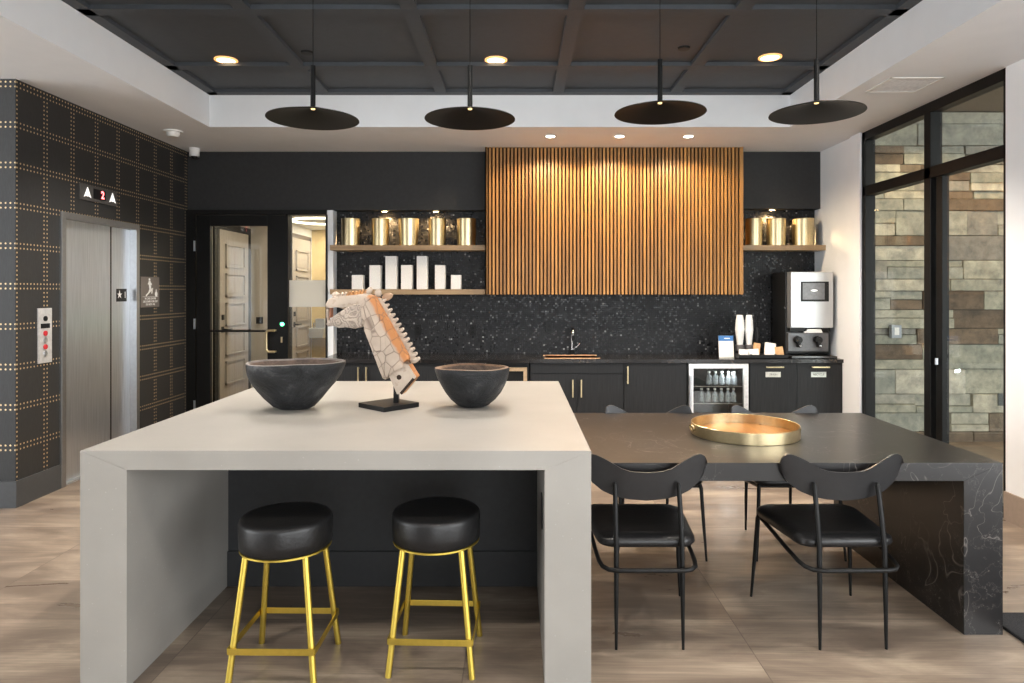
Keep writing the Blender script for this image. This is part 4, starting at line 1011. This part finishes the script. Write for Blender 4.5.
# chairs
def make_chair():
    t = thing('dining_chair', (0, 0, 0), 'x', 'chair', 'black curved-back chairs at the marble table')
    # local: back at -y, front at +y
    # seat cushion: rounded trapezoid
    m_ = MB()
    def rr(hx_f, hx_b, yf, yb, r, n=6):
        pts = []
        for cx_, cy_, a0 in ((hx_f - r, yf - r, 0), (-hx_f + r, yf - r, PI / 2), (-hx_b + r, yb + r, PI), (hx_b - r, yb + r, 1.5 * PI)):
            for i in range(n + 1):
                a = a0 + PI / 2 * i / n; pts.append((cx_ + r * math.cos(a), cy_ + r * math.sin(a)))
        return pts
    rings = []
    for ins, z in ((.03, .415), (.008, .42), (0, .432), (.002, .447), (.015, .458), (.06, .464), (.14, .460)):
        rings.append([m_.bm.verts.new((x, y, z + (.006 * (abs(y) / .25)) * (1 if z > .44 else 0))) for x, y in rr(.245 - ins, .215 - ins, .25 - ins, -.222 + ins, .07)])
    for A, B in zip(rings, rings[1:]):
        n = len(A)
        for i in range(n): m_.bm.faces.new((A[i], A[(i + 1) % n], B[(i + 1) % n], B[i]))
    m_.bm.faces.new(rings[0][::-1]); m_.bm.faces.new(rings[-1])
    m_.build('seat', leather, t, smooth=50, world=False)
    # backrest: boomerang front outline bent in plan
    b = MB(); n = 40; hw = .272; th = .012
    fr = []; bk = []
    TOP = [(0, .733), (.25, .737), (.4, .749), (.65, .788), (.8, .806), (.88, .809), (.95, .799), (.985, .782), (1, .765)]
    BOT = [(0, .607), (.3, .613), (.5, .624), (.7, .646), (.87, .683), (.95, .714), (.985, .742), (1, .760)]
    def interp(T, u):
        u = abs(u)
        for (a0, b0), (a1, b1) in zip(T, T[1:]):
            if u <= a1: 
                k = (u - a0) / (a1 - a0); return b0 + (b1 - b0) * k
        return T[-1][1]
    def zt(u): return interp(TOP, u)
    def zbm(u): return interp(BOT, u)
    for i in range(n + 1):
        u = math.sin((-1 + 2 * i / n) * PI / 2) * .6 + (-1 + 2 * i / n) * .4
        # round tips
        mid = (zt(u) + zbm(u)) / 2; half = (zt(u) - zbm(u)) / 2
        x = hw * u; y = -.178 + .034 * u * u
        cols = []
        for v_ in (-1, -.5, 0, .5, 1):
            cols.append((x, y - .01 * (v_), mid + half * v_))
        fr.append([b.bm.verts.new((c[0], c[1] + th / 2, c[2])) for c in cols]); bk.append([b.bm.verts.new((c[0], c[1] - th / 2, c[2])) for c in cols])
    for i in range(n):
        for j in range(4):
            b.bm.faces.new((fr[i][j], fr[i + 1][j], fr[i + 1][j + 1], fr[i][j + 1])); b.bm.faces.new((bk[i][j], bk[i][j + 1], bk[i + 1][j + 1], bk[i + 1][j]))
        b.bm.faces.new((fr[i][0], bk[i][0], bk[i + 1][0], fr[i + 1][0])); b.bm.faces.new((fr[i][4], fr[i + 1][4], bk[i + 1][4], bk[i][4]))
    for q in (0, n):
        for j in range(4): b.bm.faces.new((fr[q][j], fr[q][j + 1], bk[q][j + 1], bk[q][j]))
    b.build('backrest', simple('black_backrest', (.013, .013, .014), .38, var=.1, spec=.5), t, smooth=50, world=False)
    for s in (-1, 1):
        MB().tube([(s * .142, -.25, 0), (s * .141, -.247, .2), (s * .140, -.240, .43), (s * .139, -.212, .58), (s * .138, -.192, .675), (s * .138, -.188, .69)], .01, rads=[.006, .0095, .011, .011, .010, .006], seg=12).build('rear_leg', blackmetal, t, smooth=50, world=False)
        MB().tube([(s * .25, .25, 0), (s * .238, .235, .20), (s * .228, .22, .40), (s * .222, .21, .425)], .01, rads=[.006, .0095, .011, .011], seg=12).build('front_leg', blackmetal, t, smooth=50, world=False)
    # U stretcher
    pts = [(-.222, .20, .41), (-.218, .10, .395), (-.212, -.10, .365), (-.207, -.19, .352), (-.198, -.235, .347), (-.175, -.262, .344), (-.14, -.272, .343), (0, -.272, .343)]
    pts = pts + [(-x, y, z) for x, y, z in pts[-2::-1]]
    MB().tube(pts, .0095, seg=12).build('stretcher', blackmetal, t, smooth=50, world=False)
    MB().tube([(-.222, .21, .410), (0, .21, .410), (.222, .21, .410)], .008, seg=10).build('seat_rail', blackmetal, t, smooth=50, world=False)
    return t
ch = make_chair(); ch.location = (.567, 3.10, 0); ch.rotation_euler = (0, 0, 0)
ch['label'] = 'black curved-back chair on the near side of the table, right beside the island'
copy_thing(ch, (1.425, 3.10, 0), 'black curved-back chair on the near side of the table, nearer the marble leg', rz=0.02)
copy_thing(ch, (.822, 4.03, 0), 'black curved-back chair behind the table, left of the brass tray', rz=PI)
copy_thing(ch, (1.605, 4.03, 0), 'black curved-back chair behind the table, right of the brass tray', rz=PI)

# round tray
tc_ = (PX(744.5, 3.57), 3.57, TZ)
t = thing('round_serving_tray', tc_, 'round brass-rimmed tray with an amber wooden base on the black table', 'tray')
R = .276
MB().lathe([(R - .002, 0), (R, .002), (R, .058), (R - .003, .060), (R - .006, .058), (R - .006, .006)], tc_, seg=96).build('rim', brass, t, smooth=40)
MB().lathe([(0, .0), (R - .004, 0), (R - .004, .010), (0, .010)], tc_, seg=96).build('tray_base', traywood, t, smooth=30)
for s in (-1, 1):
    c = Vector(tc_) + Vector((s * (R + .0), -.0, .034))
    MB().tube([(c.x + s * .004, c.y + .042 * math.cos(a * PI / 12), c.z + .014 * math.sin(a * PI / 12)) for a in range(24)], .004, seg=8, closed=True).build('ring_handle', brass, t, smooth=50)

# ------------------------------------------------------------------ bowls
from mathutils import noise
def bowl(cx_, cy_, prof, sy, rimmat, inmat, lab, seed, amp, flat=None):
    t = thing('carved_bowl', (cx_, cy_, IZ), lab, 'bowl', 'charred wooden bowls on the island')
    mats = []
    n_out, n_rim = prof['nout'], prof['nrim']
    P = prof['p']; mats = [0 if i < n_out else (1 if i < n_out + n_rim else 2) for i in range(len(P) - 1)]
    def fn(r, z, a):
        v = Vector((math.cos(a) * r * 5 + seed, math.sin(a) * r * 5, z * 6))
        q = noise.noise(v) * amp * (0.3 + r * 3)
        f = 1.0
        if flat:
            for fa, fd in flat:      # planed facets low on the body
                dd = math.cos(a - fa) * r
                lim = fd + z * .95
                if dd > lim and dd > 0: f = min(f, lim / dd)
        return r * f + q * r, z + noise.noise(Vector((math.cos(a) * 1.2, math.sin(a) * 1.2, seed))) * .006 * (z / .2)
    o = MB().lathe(P, (cx_, cy_, IZ), seg=96, sy=sy, mats=mats, fn=fn).build('bowl_shell', [bowlgrey, rimmat, inmat], t, smooth=50)
    return t
bx, by = PX(294, 3.50), 3.50
bowl(bx, by, {'nout': 9, 'nrim': 2, 'p': [(0, .0), (.075, 0), (.105, .012), (.150, .055), (.182, .095), (.212, .135), (.235, .175), (.249, .21), (.254, .232), (.253, .242), (.236, .244), (.228, .235), (.20, .16), (.15, .08), (.08, .035), (0, .028)]}, .82, bowlrimg, bowlin, 'large charred grey wooden bowl with a chipped angular foot, left of the horse head', 3.1, .10, flat=[(-2.35, .085), (-.9, .12)])
bx, by = PX(473, 3.56), 3.56
bowl(bx, by, {'nout': 9, 'nrim': 2, 'p': [(0, .0), (.060, 0), (.085, .010), (.120, .040), (.148, .075), (.170, .115), (.186, .150), (.194, .180), (.198, .198), (.197, .206), (.178, .208), (.168, .198), (.15, .14), (.11, .07), (.06, .03), (0, .024)]}, .92, bowlrim, bowlin, 'smaller dark wooden bowl with a worn brown rim, right of the horse head', 8.3, .05)

# ------------------------------------------------------------------ horse sculpture
HD = 3.53; hs = HD / F; HX = PX(394, HD)
sc_ = thing('horse_head_sculpture', (HX, HD, IZ), 'carved whitewashed wooden horse head on a black metal stand between the bowls', 'sculpture')
sc_.rotation_euler = (0, 0, -.10)
def q(px, py): return ((px - 394) * hs, (407.1 - py) * hs)
m_ = MB(); s = .112; m_.box(-s, s, -s, s, 0, .024, bev=.002); m_.xf(Matrix.Translation((-.028, 0, 0)) @ Matrix.Rotation(PI / 4 + .14, 4, 'Z'))
m_.build('stand_base', blackmetal, sc_, world=False)
MB().box(.0, .026, -.012, .012, .02, .17).build('stand_post', blackmetal, sc_, world=False)
npts = [(371, 295), (377, 297.5), (383, 306), (389, 316.5), (395, 327), (403, 341), (411, 355), (411.5, 358.5), (404, 363), (395, 371), (388, 378.5), (385, 377.5), (383.5, 372), (375, 350), (367, 330), (363, 316), (362.5, 306), (365.5, 298.5)]
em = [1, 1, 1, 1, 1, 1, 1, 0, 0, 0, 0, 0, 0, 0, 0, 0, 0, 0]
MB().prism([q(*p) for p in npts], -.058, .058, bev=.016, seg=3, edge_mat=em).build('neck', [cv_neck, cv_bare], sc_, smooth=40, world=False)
# tenon block with hole
tb = MB()
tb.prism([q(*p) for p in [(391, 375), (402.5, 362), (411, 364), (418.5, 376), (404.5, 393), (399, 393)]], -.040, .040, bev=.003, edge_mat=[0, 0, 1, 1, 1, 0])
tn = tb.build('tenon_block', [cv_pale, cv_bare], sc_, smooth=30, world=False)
hx_, hz_ = q(401.3, 376.2)
MB().cyl((hx_, -.0415, hz_), (hx_, -.030, hz_), .013, seg=16).build('peg_hole', cv_hole, tn, world=False)
MB().prism([q(*p) for p in [(402, 391.5), (415, 376.5), (417, 378), (404, 393.4)]], -.0415, -.030).build('slot', cv_hole, tn, world=False)
# head: upper muzzle, jaw
up = [(327, 309), (326, 304), (329, 299), (335, 296.5), (345, 296), (356, 295), (366, 293.5), (372, 295.5), (370, 306), (366, 314), (357, 309.5), (345, 309), (338, 307), (331, 305.5)]
MB().prism([q(*p) for p in up], -.045, .045, bev=.012, seg=3).build('upper_jaw', cv_pale, sc_, smooth=40, world=False)
jaw = [(328.5, 321), (337, 315), (346, 308.5), (356, 304), (366, 304), (369, 318), (364, 326.5), (356, 328.5), (348, 327), (341, 325), (334, 325.5), (329, 326.5), (327, 324)]
MB().prism([q(*p) for p in jaw], -.052, .052, bev=.014, seg=3).build('lower_jaw', cv_head, sc_, smooth=40, world=False)
# lip ring
ring = [q(331, 303.5), q(327.5, 305.5), q(326, 310), q(325.5, 316), q(326.5, 321), q(328.5, 325)]
MB().tube([(x, 0, z) for x, z in ring], .009, rads=[.009, .010, .009, .008, .009, .010], seg=12).build('lip', cv_pale, sc_, smooth=60, world=False)
x, z = q(329.3, 311); MB().box(x - .004, x + .004, -.018, .018, z - .036, z + .036, bev=.002).build('mouth_bar', cv_red, sc_, world=False)
# brow spikes, knobs, ear
x, z = q(334, 295); MB().sphere((x, 0, z), .020, 1.1, 1, .85).build('nostril_knob', cv_pale, sc_, smooth=60, world=False)
for k in range(8):
    px = 339 + k * 3.6; py = 295.0 - k * .35
    x0, z0 = q(px, py + 2)
    m_ = MB(); m_.prism([(x0 - .010, z0 - .004), (x0 + .008, z0 - .004), (x0 + .016, z0 + .020), (x0 + .010, z0 + .026)], -.014, .014, bev=.003)
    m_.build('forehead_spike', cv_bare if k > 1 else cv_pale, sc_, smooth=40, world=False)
x, z = q(368.5, 291); MB().sphere((x, 0, z), .018, .9, 1, 1.35, rot=Matrix.Rotation(.5, 4, 'Y')).build('forelock_curl', cv_pale, sc_, smooth=60, world=False)
x, z = q(378.3, 293); MB().sphere((x, -.01, z), .019, 1, 1, 1.1).build('forelock_curl', cv_pale, sc_, smooth=60, world=False)
ear = [q(*p) for p in [(380, 297), (383, 293.5), (388, 292.5), (391.5, 294.5), (390, 298), (386.5, 300.5), (382, 301)]]
MB().prism(ear, .015, .045, bev=.008, seg=2).build('ear', simple('brown_ear_wood', (.42, .27, .17), .7), sc_, smooth=50, world=False)
nk = 13
for k in range(nk):
    u = k / (nk - 1)
    px = 381 + (413.5 - 381) * u + 1.0 * math.sin(u * PI); py = 301 + (360 - 301) * u
    x, z = q(px + 1.6, py); sz_ = .0125 + .0065 * u
    m_ = MB(); m_.sphere((x, .0, z), sz_, 1.35, 1.2, .8, rot=Matrix.Rotation(-.35, 4, 'Y')); m_.sphere((x + sz_ * 1.1, -.002, z + sz_ * .5), sz_ * .55)
    m_.build('mane_curl', cv_pale, sc_, smooth=60, world=False)
mp_ = [q(*p) for p in [(378, 298), (381, 298.5), (415, 357), (413, 361), (410, 359)]]
MB().prism(mp_, -.016, .016, bev=.003).build('mane_ridge', cv_pale, sc_, world=False)

# door mat
o = box(2.19, 3.15, 1.7, 3.15, 0, .014, bev=.004).build('floor_mat', matfab); tag(o, 'dark fabric floor mat just beyond the marble table leg', 'mat')

# ------------------------------------------------------------------ lights
def light(kind, name, loc, energy, col, **kw):
    l = bpy.data.lights.new(name, kind); l.energy = energy; l.color = col
    for k, v in kw.items(): setattr(l, k, v)
    o = bpy.data.objects.new(name, l); COL.objects.link(o); o.location = loc
    return o
WARM = (1, .92, .83)
for x, y in DL:
    light('SPOT', 'downlight_beam', (x, y, ZT - .02), 230, WARM, spot_size=2.05, spot_blend=.7, shadow_soft_size=.06)
for px in (550.5, 619.5, 688.5):
    x = PX(px, 6.46); light('SPOT', 'slat_beam', (x, 6.46, ZC - .02), 42, (1, .76, .50), spot_size=2.75, spot_blend=.35, shadow_soft_size=.03)
for px, zb in ((384, 2.385), (435.5, 2.385), (773, 2.40)):
    light('SPOT', 'shelf_beam', (PX(px, 7.2), 7.235, zb - .02), 30, (1, .66, .32), spot_size=2.6, spot_blend=.5, shadow_soft_size=.02)
def area(name, loc, rot, sx, sy, e, col, portal=False):
    o = light('AREA', name, loc, e, col, shape='RECTANGLE', size=sx, size_y=sy); o.rotation_euler = rot
    if portal: o.data.cycles.is_portal = True
    return o
light('POINT', 'fridge_interior_lamp', (kx(731), 6.80, PZ(371, 6.8)), 1.2, (.9, .95, 1), shadow_soft_size=.02)
# corridor ceiling lamps
for y in (8.3, 9.9, 11.0): area('corridor_lamp', (-2.9, y, 2.55), (0, 0, 0), .4, .4, 13, (1, .87, .70))
# side room: warm cove lamp near the top of the stone
for x in (4.0, 5.2): light('SPOT', 'stone_wash', (x, 6.2, 3.32), 40, (1, .72, .42), spot_size=2.2, spot_blend=.6, shadow_soft_size=.05)
# daylight through the unseen openings added around the camera (world light sampled at the openings)
for x, w_ in ((1.25, 2.7),):
    area('window_portal', (x, -4.08, 1.55), (PI / 2, 0, 0), w_, 2.6, 1, (1, 1, 1), portal=True)
for y, w_ in ((-2.3, 2.6), (.8, 3.2)): area('window_portal', (XR + .1, y, 1.5), (PI / 2, 0, PI / 2), w_, 2.5, 1, (1, 1, 1), portal=True)
for y, w_ in ((-2.35, 2.7), (.5, 2.6), (3.25, 2.5)): area('window_portal', (-9.05, y, 1.55), (PI / 2, 0, -PI / 2), w_, 2.5, 1, (1, 1, 1), portal=True)
area('window_portal', (5.8, .0, 1.7), (PI / 2, 0, 0), 5, 3.3, 1, (1, 1, 1), portal=True)

wd = bpy.data.worlds.new('World'); S.world = wd; wd.use_nodes = True
bg = wd.node_tree.nodes['Background']; bg.inputs[0].default_value = (.95, .98, 1.0, 1); bg.inputs[1].default_value = 5.0

# ------------------------------------------------------------------ camera
cam = bpy.data.cameras.new('Camera'); co = bpy.data.objects.new('Camera', cam); COL.objects.link(co)
co.location = (0, 0, H); co.rotation_euler = (PI / 2, 0, 0)
cam.sensor_width = 36; cam.lens = F / 1024 * 36
cam.shift_x = (512 - CX) / 1024; cam.shift_y = -(341.5 - CY) / 1024
cam.clip_start = .05
S.camera = co
S.view_settings.view_transform = 'Standard'; S.view_settings.look = 'None'
S.view_settings.exposure = 0.88; S.view_settings.gamma = 1; S.view_settings.use_curve_mapping = False
S.cycles.max_bounces = 8; S.cycles.diffuse_bounces = 4; S.cycles.glossy_bounces = 4; S.cycles.transparent_max_bounces = 12
S.cycles.caustics_reflective = False; S.cycles.caustics_refractive = False
S.cycles.use_denoising = True
S.cycles.sample_clamp_indirect = 6
